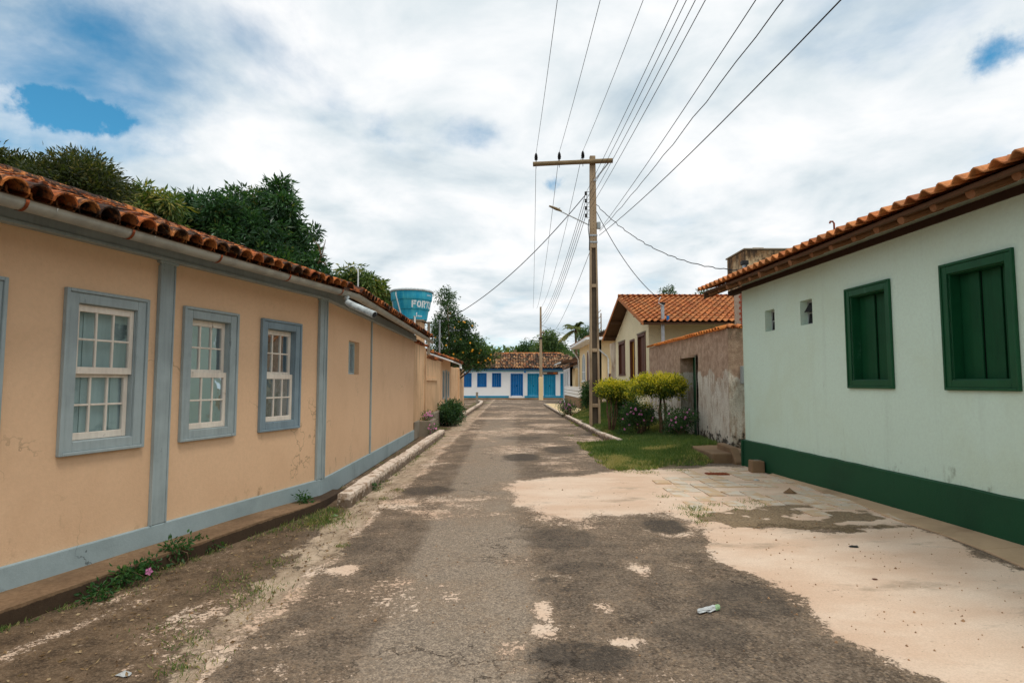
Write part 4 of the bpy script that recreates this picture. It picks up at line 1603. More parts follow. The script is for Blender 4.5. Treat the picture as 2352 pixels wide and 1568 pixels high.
def water_tank():
    cx, cy, zb = -3.9, 22.5, 3.98
    tw = thing('tank_tower', 'cream rendered masonry tower under the blue water tank', 'tower', (cx, cy, 0))
    MB().box(cx - .46, cx + .46, cy - .46, cy + .46, -.05, zb - .06).build('shaft', M['cream_old'], tw, bev=.02)
    MB().box(cx - .55, cx + .55, cy - .55, cy + .55, zb - .06, zb - .001).build('slab', M['concrete'], tw, bev=.01)
    t = thing('water_tank', 'blue conical water tank with white lettering on a cream tower', 'water tank', (cx, cy, zb))
    H = 1.08
    prof = [(.57, 0), (.60, .02), (.655, .36), (.665, .39), (.69, .39), (.70, .41), (.745, .74), (.755, .76), (.775, .76), (.785, .78), (.80, 1.02), (.80, H)]
    body = MB().lathe(prof, (cx, cy, zb), 40).build('body', M['tankblue'], t, smooth=False)
    for p in body.data.polygons: p.use_smooth = True
    es = body.modifiers.new('edge', 'EDGE_SPLIT')
    es.split_angle = math.radians(40)
    MB().lathe([(.835, 0), (.85, .02), (.85, .05), (.80, .09), (.3, .13), (.02, .14)], (cx, cy, zb + H - .01), 40).build('lid', M['pvc_old'], t, smooth=False)

    def rad(z):
        for (r0, z0), (r1, z1) in zip(prof, prof[1:]):
            if z0 <= z <= z1 and z1 > z0:
                return r0 + (r1 - r0) * (z - z0) / (z1 - z0)
        return .8
    # lettering wrapped round the tank, stencil style strokes in a 0..1 box
    G = {
        'F': [[(0, 0), (.3, 0), (.3, 1), (0, 1)], [(.36, .75), (1, .75), (1, 1), (.36, 1)], [(.36, .42), (.85, .42), (.85, .64), (.36, .64)]],
        'O': [[(.46, 0), (.46, .24), (.3, .36), (.3, .64), (.46, .76), (.46, 1), (.2, .92), (0, .66), (0, .34), (.2, .08)],
              [(.54, 0), (.8, .08), (1, .34), (1, .66), (.8, .92), (.54, 1), (.54, .76), (.7, .64), (.7, .36), (.54, .24)]],
        'R': [[(0, 0), (.3, 0), (.3, 1), (0, 1)], [(.36, .76), (.36, 1), (.8, 1), (1, .85), (1, .6), (.82, .46), (.5, .46), (.5, .62), (.68, .64), (.70, .74), (.66, .76)], [(.42, .42), (.74, .40), (1, 0), (.68, 0)]],
        'T': [[(0, .76), (.34, .76), (.34, 1), (0, 1)], [(.66, .76), (1, .76), (1, 1), (.66, 1)], [(.37, 0), (.63, 0), (.63, 1), (.37, 1)]],
        'L': [[(0, 0), (.3, 0), (.3, 1), (0, 1)], [(.36, 0), (1, 0), (1, .24), (.36, .24)]],
        'E': [[(0, 0), (.3, 0), (.3, 1), (0, 1)], [(.36, 0), (1, 0), (1, .22), (.36, .22)], [(.36, .40), (.9, .40), (.9, .60), (.36, .60)], [(.36, .78), (1, .78), (1, 1), (.36, 1)]],
        'V': [[(0, 1), (.3, 1), (.58, .3), (.42, 0), (.36, 0)], [(.46, .0), (.64, 0), (1, 1), (.7, 1), (.52, .42)]],
        '1': [[(.2, 0), (.7, 0), (.7, 1), (.4, 1), (0, .8), (0, .6), (.3, .7), (.3, .12), (.2, .1)]],
        'o': [[(0, .2), (.3, 0), (.7, 0), (1, .2), (1, .8), (.7, 1), (.3, 1), (0, .8)]],
    }
    white = plain('white_tank_lettering', srgb(226, 236, 238), .7, 0, .08)

    def word(txt, a0, da, zc, h, gap=.12, nm='lettering'):
        mb = MB()
        for i, ch in enumerate(txt):
            for poly in G[ch]:
                pts = []
                n = len(poly)
                for j in range(n):
                    p, q = poly[j], poly[(j + 1) % n]
                    m_ = 4 if abs(p[0] - q[0]) > .3 else 1
                    for k in range(m_):
                        pts.append((p[0] + (q[0] - p[0]) * k / m_, p[1] + (q[1] - p[1]) * k / m_))
                ring = []
                for x, y in pts:
                    a = math.radians(a0 + (i + x * (1 - gap)) * da)
                    z = zc + (y - .5) * h
                    r = rad(z) + .006
                    ring.append((cx + r * math.sin(a), cy - r * math.cos(a), zb + z))
                mb.poly(ring)
        mb.build(nm, white, t)
    # angle 0 faces the street end of the camera
    f0 = math.degrees(math.atan2(-cx, cy)) + 10
    for r in (0, 180):
        word('FORTLEV', f0 - 20 + 10 + r, 15.8, .575, .27)
        word('1', f0 + 5 + r, 7, .18, .17, nm='small_lettering')
        word('oooooo', f0 + 12 + r, 3.1, .13, .06, .35, nm='small_lettering')
        word('oooooo', f0 + 36 + r, 3.4, .93, .05, .4, nm='small_lettering')

    def onface(u, z, out=.03):
        a = math.radians(u)
        r = rad(max(0, z)) + out
        return Vector((cx + r * math.sin(a), cy - r * math.cos(a), zb + z))
    b = -10
    MB().tube([onface(b - 25, 1.02), onface(b - 24, .9, .05), onface(b - 20, .55, .05), onface(b - 16, .2, .05), Vector((*onface(b - 16, 0, .0).xy, zb - .5))], .022, 8).build('overflow_pipe', M['pvc'], t)
    for a in (-14, 20):
        p0 = onface(a, .10, -.01)
        p1 = onface(a, .10, .09)
        MB().tube([p0, p1, p1 + Vector((0, 0, -.05)), p1 + Vector((0, 0, -1.5))], [.035, .038, .036, .030], 8).build('outlet_pipe', M['pvc'], t)
    p = thing('fence_post', 'slim grey concrete post beside the water tank tower', 'post', (-3.25, 22.9, 0))
    MB().box(-3.33, -3.23, 22.85, 22.95, -.05, 3.98).build('shaft', M['concrete'], p)
    for z in (3.0, 3.2, 3.4):
        MB().tube([(-3.36, 22.83, z), (-3.36, 22.83, z + .07)], .02, 8).build('insulator', M['black'], p)
    g = thing('service_mast', 'galvanised service mast rising from the small cream house roof before the orange tree', 'mast', (-3.15, 25.3, 0))
    x, y = at(1010, 760, 25.5).xy
    MB().tube([(x, y, 2.4), (x, y, 4.28)], .035, 10).build('tube', M['steel'], g)
    MB().tube([(x, y, 4.28), (x, y, 4.34)], .042, 10).build('cap', M['steel'], g)
    MB().tube([(x + .04, y, 3.4), (x + .15, y, 3.2), (x + .12, y, 3.05), (x + .02, y, 3.1)], .012, 6).build('drip_loop', M['pvc'], g)
    a = thing('aerial_pole', 'thin pale aerial pole standing behind the left tiled roof', 'aerial', (-6.3, 23, 0))
    q = at(823, 616, 22)
    MB().tube([(q.x, q.y, 0), (q.x, q.y, q.z)], .028, 8).build('mast', M['pvc'], a)


water_tank()


# ------------------------------------------------------------------ blue and white house across the end
def blue_house():
    Y = 56.0
    h = thing('blue_house', 'white house with blue doors and shutters closing the end of the street', 'house', (0, Y, 0))
    F = Frame((0, Y), (1, 0), (0, -1))
    wins = [(-4.72, -3.92), (-3.28, -2.48), (-1.86, -1.09)]
    doors = [(-.08, 1.0, 'blue'), (1.53, 2.55, 'teal'), (3.08, 4.12, 'teal'), (4.68, 5.7, 'teal')]
    wl = [(a, b, 1.22, 2.45) for a, b in wins] + [(a, b, .34, 2.40) for a, b, _ in doors]
    m = MB()
    F.wall(m, -9, 9, 0, 2.95, .3, wl)
    m.build('wall', M['white'], h)
    m = MB()
    for a, b in ((-9, -.3), (1.2, 9)):
        F.box(m, a, b, 0, .03, .14, .33)
    m.build('blue_base', M['teal'], h)
    m = MB()
    F.box(m, -9, 9, 0, .035, 2.62, 2.78)
    m.build('frieze', M['skyblue'], h)
    m = MB()
    F.box(m, -9, 9, .0, .30, 2.80, 2.93)
    m.build('eave_board', M['blue'], h)
    for i, (a, b) in enumerate(wins):
        f = MB()
        for q in ((a - .05, a + .03, 1.17, 2.5), (b - .03, b + .05, 1.17, 2.5), (a + .03, b - .03, 2.42, 2.5), (a + .03, b - .03, 1.17, 1.25)):
            F.box(f, q[0], q[1], -.15, .03, q[2], q[3])
        wo = f.build('window', M['blue'], h)
        n = 4
        for k in range(n):
            x0, x1 = a + .03 + (b - a - .06) * k / n, a + .03 + (b - a - .06) * (k + 1) / n
            s_ = MB()
            dd = -.1 if i < 2 or k < 2 else -.2
            F.box(s_, x0 + .005, x1 - .005, dd - .03, dd, 1.25, 2.42)
            s_.build('shutter_board', M['blue'], wo)
    for a, b, c in doors:
        f = MB()
        for q in ((a - .05, a + .03, .3, 2.45), (b - .03, b + .05, .3, 2.45), (a + .03, b - .03, 2.37, 2.45)):
            F.box(f, q[0], q[1], -.15, .03, q[2], q[3])
        do = f.build('door', M[c], h)
        n = 6
        for k in range(n):
            x0, x1 = a + .03 + (b - a - .06) * k / n, a + .03 + (b - a - .06) * (k + 1) / n
            s_ = MB()
            F.box(s_, x0 + .006, x1 - .006, -.12, -.085 - .006 * (k % 2), .34, 2.37)
            s_.build('door_board', M[c], do)
        s_ = MB()
        F.box(s_, (a + b) / 2 - .02, (a + b) / 2 + .02, -.085, -.05, 1.2, 1.35)
        s_.build('latch', M['black'], do)
    m = MB()
    F.box(m, -9.2, 9.2, -.3, .55, -.05, .13)
    F.box(m, -.4, 1.3, .55, .95, -.05, .11)
    m.build('footing', M['block'], h, bev=.02)
    # hipped roof
    EY, EZ, RY, RZ = Y - .42, 2.92, Y + 3.3, 4.5
    x0, x1, rx0, rx1 = -4.5, 7.6, -1.65, 4.95
    r = MB()
    r.poly([(-9.4, EY, EZ), (x1, EY, EZ), (rx1, RY, RZ), (-9.4 + 7.75, RY, RZ)])
    r.poly([(x1, EY, EZ), (x1, EY + 7.4, EZ), (rx1, RY, RZ)])
    r.poly([(-9.4, EY + 7.4, EZ), (-9.4, EY, EZ), (rx0, RY, RZ)])
    r.poly([(x1, EY + 7.4, EZ), (-9.4, EY + 7.4, EZ), (rx0, RY, RZ), (rx1, RY, RZ)])
    roof = r.build('roof', M['wood_dark'], h)
    me = barrel_mesh('blue_house_tile', M['tile_dark'], .115, .095, .52, .014, 5)
    T = (RZ - EZ) / (RY - EY)
    up = Vector((0, 1, T)).normalized()
    p = .25
    nr = 9
    ln = (RY - EY) * math.sqrt(1 + T * T)
    ex = ln / nr

    def kp(i, j):
        x = -9.4 + (i + .5) * p
        f = (j + .2) / nr
        return -9.4 + f * 7.75 < x < x1 + (rx1 - x1) * f
    nc = int((x1 + 9.4) / p)
    tile_field(roof, me, (-9.4, EY - .05, EZ), (1, 0, 0), up, nc, nr, p, ex, lambda i, j: False, .03, .04, 'tile', keep=kp)
    mc = barrel_mesh('blue_house_channel', M['tile_dark'], .11, .12, .52, .014, 5)
    tile_field(roof, mc, (-9.4 + p / 2, EY - .03, EZ), (1, 0, 0), up, nc, nr, p, ex, lambda i, j: False, .01, .09, 'channel_tile', keep=kp, flip=True)
    mr = barrel_mesh('blue_ridge_tile', M['tile_new'], .13, .115, .5)
    for k in range(13):
        piece('ridge_tile', mr, roof, Matrix.Translation((rx0 + k * .5, RY, RZ + .03)) @ Matrix.Rotation(-math.pi / 2, 4, 'Z'))
    # things on the front
    s = thing('shop_board', 'dark brown wooden board with painted marks over the turquoise door', 'sign', (3.6, Y - .1, 2.35))
    m = MB()
    F.box(m, 2.85, 4.4, .04, .09, 2.36, 2.62)
    m.build('board', M['brownwood'], s, bev=.01)
    for k, (a, b, mt) in enumerate(((2.95, 3.35, 'white_old'), (3.95, 4.3, 'tile_org'))):
        q = MB()
        F.box(q, a, b, .09, .095, 2.42, 2.56)
        q.build('painted_mark', M[mt], s)
    l = thing('wall_lamp', 'small blue wall lamp hanging under the eave of the blue house', 'lamp', (1.24, Y - .32, 2.55))
    MB().tube([(1.24, Y - .25, 2.80), (1.24, Y - .30, 2.68)], .02, 6).build('bracket', M['teal'], l)
    MB().lathe([(.03, .16), (.10, .10), (.09, .0), (.04, -.06)], (1.24, Y - .30, 2.56), 12).build('shade', M['blue'], l)


blue_house()


# ------------------------------------------------------------------ right: rough wall, yellow house, further houses
XW = 4.95


def rough_wall():
    w = thing('rough_wall', 'rough-cast yard wall with flaking limewash and orange tile coping', 'wall', (XW, 13.3, 0))
    F = Frame((XW, 13.35), (0, 1), (-1, 0))
    L_ = 21.0 - 13.35
    d0, d1 = 15.62 - 13.35, 17.1 - 13.35

    def lumpy(mb, F, s0, s1, z0, z1, hole=None, st=.13, amp=.03, seed=0):
        ss = list(np.arange(s0, s1 - st * .5, st)) + [s1]
        zs = list(np.arange(z0, z1 - st * .5, st)) + [z1]
        for i in range(len(ss) - 1):
            for j in range(len(zs) - 1):
                a, b, c, d = ss[i], ss[i + 1], zs[j], zs[j + 1]
                if hole and (a + b) / 2 > hole[0] and (a + b) / 2 < hole[1] and (c + d) / 2 < hole[2]:
                    continue
                P_ = lambda s_, z_: F.p(s_, amp * (float(fbm(s_ * 2.2 + 40, z_ * 2.2, 80 + seed, 3)) - .5) * 2, z_)
                mb.quad(P_(a, c), P_(b, c), P_(b, d), P_(a, d))
    m = MB()
    lumpy(m, F, 0, L_, -.05, 2.84, (d0, d1, 2.33))
    # reveals of the doorway
    for s_ in (d0 + .02, d1 - .02):
        m.quad(F.p(s_, .03, 0), F.p(s_, .03, 2.36), F.p(s_, -.40, 2.36), F.p(s_, -.40, 0))
    m.quad(F.p(d0 - .05, .02, 2.33), F.p(d1 + .05, .02, 2.33), F.p(d1 + .05, -.40, 2.33), F.p(d0 - .05, -.40, 2.33))
    m.quad(F.p(0, -.42, 0), F.p(L_, -.42, 0), F.p(L_, -.42, 2.84), F.p(0, -.42, 2.84))
    m.quad(F.p(0, 0, 2.82), F.p(L_, 0, 2.82), F.p(L_, -.42, 2.82), F.p(0, -.42, 2.82))
    F3 = Frame((XW, 13.35), (1, 0), (0, -1))
    lumpy(m, F3, -.0, 1.9, -.05, 2.84, seed=5)
    m.quad(F3.p(0, 0, 2.83), F3.p(1.9, 0, 2.83), F3.p(1.9, -.3, 2.83), F3.p(0, -.3, 2.83))
    body = m.build('wall', M['rough'], w)
    coping(body, F, .1, L_, 2.83, .20, M['tile_org'], .24, .28)
    coping(body, F3, .0, 1.8, 2.83, .19, M['tile_new'], .2, .28)
    dr = MB()
    for k in range(5):
        a = d0 + .03 + (d1 - d0 - .06) * k / 5
        b = d0 + .03 + (d1 - d0 - .06) * (k + 1) / 5
        F.box(dr, a + .004, b - .004, -.37, -.34, .05, 2.32)
    do = dr.build('door', M['greenwood'], w)
    fr = MB()
    F.box(fr, d0 + .02, d0 + .12, -.40, .02, 0, 2.325)
    fr.build('door_jamb', M['greenwood'], do)
    # meter box
    b = thing('meter_box', 'grey electricity meter box on the rough wall beside the mint house', 'meter box', (5.3, 13.25, 1.58))
    MB().box(5.20, 5.52, 13.20, 13.33, 1.57, 1.97).build('case', M['greybox'], b, bev=.01)
    MB().box(5.27, 5.46, 13.193, 13.2, 1.70, 1.90).build('window', M['dark'], b)
    # masonry tower behind
    t = thing('masonry_tower', 'tall stained masonry water tower with a brick shaft behind the mint house roof', 'tower', (6.2, 14.8, 0))
    x0, x1, y0, y1 = 5.74, 6.95, 14.2, 15.4
    MB().box(x0, x1, y0, y1, 3.95, 4.86).build('cistern', M['tower'], t, bev=.02)
    MB().box(x0 - .03, x1 + .03, y0 - .03, y1 + .03, 4.86, 4.90).build('rim', M['concrete'], t, bev=.01)
    MB().box(6.02, 6.32, 14.4, 14.8, 4.90, 4.97).build('hatch', M['concrete'], t, bev=.02)
    MB().box(x0 + .05, x0 + .42, y0 + .1, y1 - .3, -.05, 3.95).build('shaft', M['mortar'], t)
    MB().box(x0 + .75, x1 - .05, y0 + .1, y1 - .3, -.05, 3.95).build('shaft', M['mortar'], t)
    sh = [o for o in bpy.data.objects if o.parent == t and o.name.startswith('shaft')][0]
    bmsh = None
    for c in range(14):
        z = 2.95 + c * .072
        for k in range(2):
            xa = x0 + .055 + (k * .185) + (.09 if c % 2 else 0)
            br = MB()
            br.box(xa, min(xa + .175, x0 + .42), y0 + .085, y0 + .12, z, z + .058)
            br.build('brick', M['brickr'], sh)
        br = MB()
        br.box(x0 + .036, x0 + .06, y0 + .12 + (.1 if c % 2 else 0), y0 + .45 + (.1 if c % 2 else 0), z, z + .058)
        br.build('brick', M['brickr'], sh)
    s = thing('service_mast', 'galvanised service mast with a black cap between brick tower and mint house', 'mast', (5.6, 13.9, 0))
    MB().box(5.56, 5.65, 13.85, 13.94, -.05, 4.42).build('tube', M['steel'], s, bev=.01)
    MB().box(5.53, 5.68, 13.82, 13.97, 4.42, 4.52).build('cap', M['black'], s, bev=.01)
    MB().tube([(5.55, 13.84, 4.2), (5.48, 13.8, 4.15), (5.46, 13.8, 4.28)], .018, 6).build('hook', M['steel'], s)
    MB().tube([(5.62, 13.83, 4.4), (5.58, 13.8, 4.05), (5.6, 13.82, 3.95)], .014, 6).build('wire_tail', M['cable'], s)
    s = thing('service_mast', 'galvanised service mast with a blue insulator in front of the yellow house roof', 'mast', (5.25, 19.8, 0))
    MB().box(5.09, 5.19, 19.75, 19.85, -.05, 4.24).build('tube', M['steel'], s, bev=.01)
    MB().box(5.06, 5.22, 19.72, 19.88, 4.24, 4.32).build('cap', M['black'], s, bev=.01)
    MB().tube([(5.30, 19.74, 3.62), (5.30, 19.74, 3.86)], .05, 8).build('insulator', M['blue'], s)
    MB().tube([(5.14, 19.72, 4.2), (4.98, 19.68, 4.28), (5.0, 19.68, 4.4), (5.06, 19.7, 4.5)], .014, 6).build('wire_tail', M['pvc'], s)
    # steps and loose block
    st = thing('entrance_step', 'worn brown concrete step with sloping cheek beside the mint house corner', 'step', (4.3, 12, 0))
    MB().box(4.0, 4.93, 11.75, 13.33, -.05, .19).build('tread', M['block'], st, bev=.03, bseg=2)
    MB().prism([(4.38, 11.55, -.05), (4.38, 11.55, .05), (4.38, 11.85, .30), (4.38, 12.6, .32), (4.38, 12.6, -.05)], (.16, 0, 0)).build('cheek', M['block'], st, bev=.02)
    b = thing('concrete_block', 'loose brown concrete block against the green base of the mint house', 'block', (4.4, 10.6, 0))
    MB().hexa([(4.27, 10.52, -.02), (4.50, 10.50, -.02), (4.52, 10.74, -.02), (4.29, 10.75, -.02), (4.28, 10.53, .205), (4.505, 10.515, .20), (4.515, 10.73, .2), (4.295, 10.74, .21)]).build('body', M['block'], b, bev=.02, bseg=3)
    MB().box(4.36, 4.44, 10.58, 10.66, .198, .215).build('chipped_corner', M['concrete'], b, bev=.008)


rough_wall()


def yellow_house():
    h = thing('gable_house', 'pale yellow gabled house with orange tiled roof, brown shutters and yellow door', 'house', (XW, 21, 0))
    y0, y1 = 21.05, 27.8
    F = Frame((XW, y0), (0, 1), (-1, 0))
    yr = 24.1
    EZ, RZ = 3.62, 5.12
    wR, dr, wL = (21.56 - y0, 22.8 - y0, 1.99, 3.42), (23.5 - y0, 24.35 - y0, .62, 3.34), (25.5 - y0, 26.9 - y0, 1.98, 3.38)
    m = MB()
    F.wall(m, 0, y1 - y0, 0, 3.6, .25, [wR, dr, wL])
    m.prism([(XW, y0, 3.6), (XW, y1, 3.6), (XW, y1 + .0, 3.62), (XW, yr, RZ - .10), (XW, y0, 3.95)], (.25, 0, 0))
    S2 = Frame((XW + .001, y0), (1, 0), (0, -1))
    S2.wall(m, 0.25, 6.0, 0, 3.93, .25)
    m.build('wall', M['yellowwall'], h)
    for a, b, c, d in (wR, wL):
        f = MB()
        for q in ((a - .02, a + .07, c - .02, d + .02), (b - .07, b + .02, c - .02, d + .02), (a + .07, b - .07, d - .07, d + .02), (a - .06, b + .06, c - .08, c - .0)):
            F.box(f, q[0], q[1], -.12, .035, q[2], q[3])
        wo = f.build('window', M['brownwood'], h)
        for k in range(4):
            x0, x1 = a + .07 + (b - a - .14) * k / 4, a + .07 + (b - a - .14) * (k + 1) / 4
            s_ = MB()
            F.box(s_, x0 + .005, x1 - .005, -.1, -.055 - .008 * (k % 2), c, d - .07)
            s_.build('shutter_board', M['brownwood'], wo)
        hd = MB()
        F.box(hd, a - .08, b + .08, 0, .05, d + .03, d + .08)
        hd.build('broken_lintel', M['concrete'], wo)
    a, b, c, d = dr
    f = MB()
    for q in ((a - .02, a + .06, c, d + .02), (b - .06, b + .02, c, d + .02), (a + .06, b - .06, d - .06, d + .02)):
        F.box(f, q[0], q[1], -.14, .03, q[2], q[3])
    do = f.build('door', M['brownwood'], h)
    for k in range(4):
        x0, x1 = a + .06 + (b - a - .12) * k / 4, a + .06 + (b - a - .12) * (k + 1) / 4
        s_ = MB()
        F.box(s_, x0 + .004, x1 - .004, -.12, -.08 - .006 * (k % 2), c, d - .06)
        s_.build('door_board', M['yellowdoor'], do)
    # roof
    ex = XW - .5
    xe = 11.2
    ye0, ye1 = 19.62, 28.4
    r = MB()
    dn = Vector((0, 0, -.06))
    zf = RZ - (ye1 - yr) / (yr - ye0) * (RZ - EZ)
    r.prism([(ex, ye0, EZ), (xe, ye0, EZ), (xe, yr, RZ), (ex, yr, RZ)], dn)
    r.prism([(ex, yr, RZ), (xe, yr, RZ), (xe, ye1, zf), (ex, ye1, zf)], dn)
    roof = r.build('roof', M['wood_dark'], h)
    me = wave_mesh('yellow_house_tile', M['tile_new'], .215, .43, .016, .055)
    T = (RZ - EZ) / (yr - ye0)
    up = Vector((0, 1, T)).normalized()
    ln = (yr - ye0) * math.sqrt(1 + T * T)
    nr = 12
    nc = int((xe - ex) / .215)
    tile_field(roof, me, (ex - .02, ye0 - .05, EZ), (1, 0, 0), up, nc, nr, .215, ln / nr, lambda i, j: i < 24, .006, .02, 'tile')
    T2 = (RZ - zf) / (ye1 - yr)
    tile_field(roof, me, (ex - .02, ye1 + .05, zf), (1, 0, 0), Vector((0, -1, T2)).normalized(), nc, nr, .215, ln / nr, lambda i, j: False, .006, .02, 'far_tile')
    mr = barrel_mesh('yellow_ridge_tile', M['tile_new'], .115, .10, .46)
    for k in range(15):
        piece('ridge_tile', mr, roof, Matrix.Translation((ex - .03 + k * .44, yr, RZ + .035)) @ Matrix.Rotation(-math.pi / 2, 4, 'Z'))
    # verge tiles on edge down the gable
    mv = MB()
    for yy0, yy1, z0, z1 in ((ye0 - .05, yr, EZ, RZ), (ye1 + .05, yr, zf, RZ)):
        mv.hexa([(ex - .045, yy0, z0 - .10), (ex - .02, yy0, z0 - .10), (ex - .02, yr, z1 - .10), (ex - .045, yr, z1 - .10), (ex - .045, yy0, z0 + .03), (ex - .02, yy0, z0 + .03), (ex - .02, yr, z1 + .03), (ex - .045, yr, z1 + .03)])
    mv.build('verge_board', M['tile_new'], roof)
    for y, z in ((ye0 + .5, EZ + .5 * T - .06), (21.3, EZ + 1.68 * T - .06), (yr, RZ - .06), (26.2, RZ - 2.1 * T2 - .06), (27.9, RZ - 3.8 * T2 - .06)):
        b_ = MB().box(ex + .02, XW + .3, y - .06, y + .06, z - .13, z)
        b_.build('purlin', M['wood_dark'], h)


yellow_house()


def far_right():
    # ruined white pier between yellow and arch house
    w = thing('ruined_wall', 'broken whitewashed pier with patchy plaster left of the yellow house', 'wall', (5.0, 28.3, 0))
    MB().prism([(4.98, 28.0, 0), (4.98, 29.6, 0), (4.98, 29.6, 1.9), (4.98, 29.3, 2.1), (4.98, 29.2, 2.5), (4.98, 29.5, 2.9), (4.98, 29.7, 3.55), (4.98, 28.0, 3.55)], (.3, 0, 0)).build('wall', M['white_old'], w)
    MB().box(5.0, 5.25, 30.0, 30.25, 0, 2.05).build('gate_post', M['brownwood'], w)
    w = thing('garden_wall', 'low whitewashed garden wall with ragged top beside the arched house', 'wall', (5.0, 30.4, 0))
    m = MB()
    for k in range(6):
        m.box(5.0, 5.2, 30.4 + k * .33, 30.4 + (k + 1) * .33 - .004, 0, 1.75 + .08 * math.sin(k * 2.1))
    m.build('wall', M['white_old'], w)
    MB().box(4.99, 5.21, 30.4, 32.3, 0, .35).build('footing', M['concrete'], w)
    # arched house
    h = thing('arched_house', 'cream house with pointed arched windows and a flat eave on the right', 'house', (4.85, 33, 0))
    X = 4.75
    F = Frame((X, 32.6), (0, 1), (-1, 0))
    m = MB()
    F.wall(m, 0, 8.4, 0, 3.95, .25)
    m.box(X + .001, 9.5, 32.6, 32.85, 0, 3.95)
    m.build('wall', M['cream2'], h)

    def arch(s0, s1, z0, zs, zt):
        pts = []
        for k in range(13):
            t = k / 12
            a = math.pi * t
            pts.append(((s0 + s1) / 2 + (s1 - s0) / 2 * math.cos(a), zs + (zt - zs) * math.sin(a) ** .8))
        return [(s0, z0)] + [(s1, z0)] + pts
    for i, (a, b, z0, zs, zt, mt) in enumerate(((1.1, 2.2, 1.75, 2.9, 3.5, 'trim'), (3.2, 4.1, .6, 2.8, 3.5, 'brownwood'), (5.1, 6.5, 1.75, 2.8, 3.4, 'trim'), (-9, -9, 0, 0, 0, ''))):
        if not mt: continue
        P = arch(a - .08, b + .08, z0 - .06, zs, zt + .08)
        fr = MB().prism([F.p(s_, .0, z) for s_, z in P], F.n * .04)
        wo = fr.build('door' if i == 1 else 'window', M['white'], h)
        P = arch(a, b, z0, zs, zt)
        MB().prism([F.p(s_, .04, z) for s_, z in P], F.n * .012).build('leaf', M[mt], wo)
        if i != 1:
            bar = MB()
            F.box(bar, (a + b) / 2 - .025, (a + b) / 2 + .025, .052, .07, z0, zt)
            F.box(bar, a, b, .052, .068, (z0 + zs) / 2 - .02, (z0 + zs) / 2 + .02)
            bar.build('glazing_bar', M['white'], wo)
            sl = MB()
            F.box(sl, a - .14, b + .14, 0, .12, z0 - .12, z0 - .06)
            sl.build('sill', M['white'], wo)
    r = MB()
    r.box(X - .62, 9.8, 32.1, 41.5, 3.95, 4.04)
    r.box(X - .66, X - .58, 32.06, 41.54, 3.96, 4.10)
    r.box(X - .58, 9.8, 32.06, 32.14, 3.96, 4.10)
    r.build('eave_slab', M['white'], h)
    r = MB()
    r.prism([(X - .5, 32.2, 4.04), (X + 2.6, 32.2, 5.0), (X + 5.0, 32.2, 4.04)], (0, 9.2, 0))
    ro = r.build('roof', M['tile_dark'], h)
    me = barrel_mesh('arched_house_tile', M['tile_dark'], .11, .09, .5, .014, 5)
    tile_field(ro, me, (X - .6, 32.2, 4.04), (0, 1, 0), Vector((3.1, 0, .96)).normalized(), 37, 7, .25, .44, lambda i, j: False, .02, .04, 'tile')
    MB().tube([(X - .55, 41.0, 3.95), (X - .5, 41.0, 3.85), (X - .08, 40.95, 3.2), (X - .06, 40.9, .9)], .05, 8).build('downpipe', M['pvc'], h)
    MB().tube([(X - .1, 32.53, 3.6), (X + .55, 32.53, 3.05), (X + .62, 32.53, 2.9), (X + .62, 32.53, 1.2)], .045, 8).build('downpipe', M['pvc'], h)
    # terrace in front
    t = thing('terrace', 'white parapet terrace on a brick base in front of the arched house', 'terrace', (3.95, 33.5, 0))
    MB().box(3.90, 4.70, 33.6, 42.9, -.05, .68).build('base', M['mortar'], t)
    mb = MB()
    for k in range(3):
        mb.box(3.86, 3.90, 33.56, 42.94, .02 + k * .225, .02 + k * .225 + .205)
        mb.box(3.90, 4.70, 33.56, 33.6, .02 + k * .225, .02 + k * .225 + .205)
    mb.build('brick_facing', M['block'], t)
    pr = MB()
    pr.box(3.84, 3.98, 33.54, 42.96, .72, 1.30)
    pr.box(3.98, 4.74, 33.54, 33.66, .72, 1.30)
    pr.box(3.82, 4.0, 33.52, 42.98, 1.30, 1.34)
    po = pr.build('parapet', M['white'], t)
    for k in range(2):
        g = MB().box(3.834, 3.845, 33.7, 42.9, .88 + k * .2, .91 + k * .2)
        g.build('joint_line', M['concrete'], po)
    # white house behind
    w = thing('white_house', 'narrow white house with tall grey windows just before the blue house', 'house', (4.4, 43, 0))
    F = Frame((4.28, 43.2), (0, 1), (-1, 0))
    m = MB()
    F.wall(m, 0, 5.4, 0, 3.05, .25)
    m.box(4.281, 8, 43.2, 43.45, 0, 3.05)
    m.build('wall', M['skyblue'] if False else M['white'], w)
    for k in range(3):
        a = .9 + k * 1.5
        f = MB()
        for q in ((a, a + .12), (a + .78, a + .9)):
            F.box(f, q[0], q[1], 0, .06, .25, 2.55)
        F.box(f, a + .12, a + .78, 0, .055, 2.43, 2.55)
        wo = f.build('window', M['white'], w)
        g = MB()
        F.box(g, a + .12, a + .78, 0, .02, .25, 2.43)
        g.build('shutter', M['trim'], wo)
    r = MB().prism([(4.28 - .7, 43.0, 3.08), (6.6, 43.0, 3.85), (9, 43.0, 3.08)], (0, 6, 0)).build('roof', M['wood_dark'], w)
    MB().box(3.56, 3.62, 43.0, 49, 3.02, 3.12).build('gutter', M['pvc'], w)
    me = barrel_mesh('white_house_tile', M['tile_dark'], .11, .09, .5, .014, 5)
    tile_field(r, me, (3.6, 43.0, 3.09), (0, 1, 0), Vector((3.0, 0, .765)).normalized(), 24, 7, .25, .44, lambda i, j: False, .03, .03, 'tile')
    # tiled porch between the houses
    p = thing('tiled_porch', 'little tiled porch roof on a cream wall between the white and the arched house', 'porch', (4.4, 42, 0))
    MB().box(4.45, 4.7, 41.05, 43.15, 0, 2.6).build('wall', M['cream2'], p)
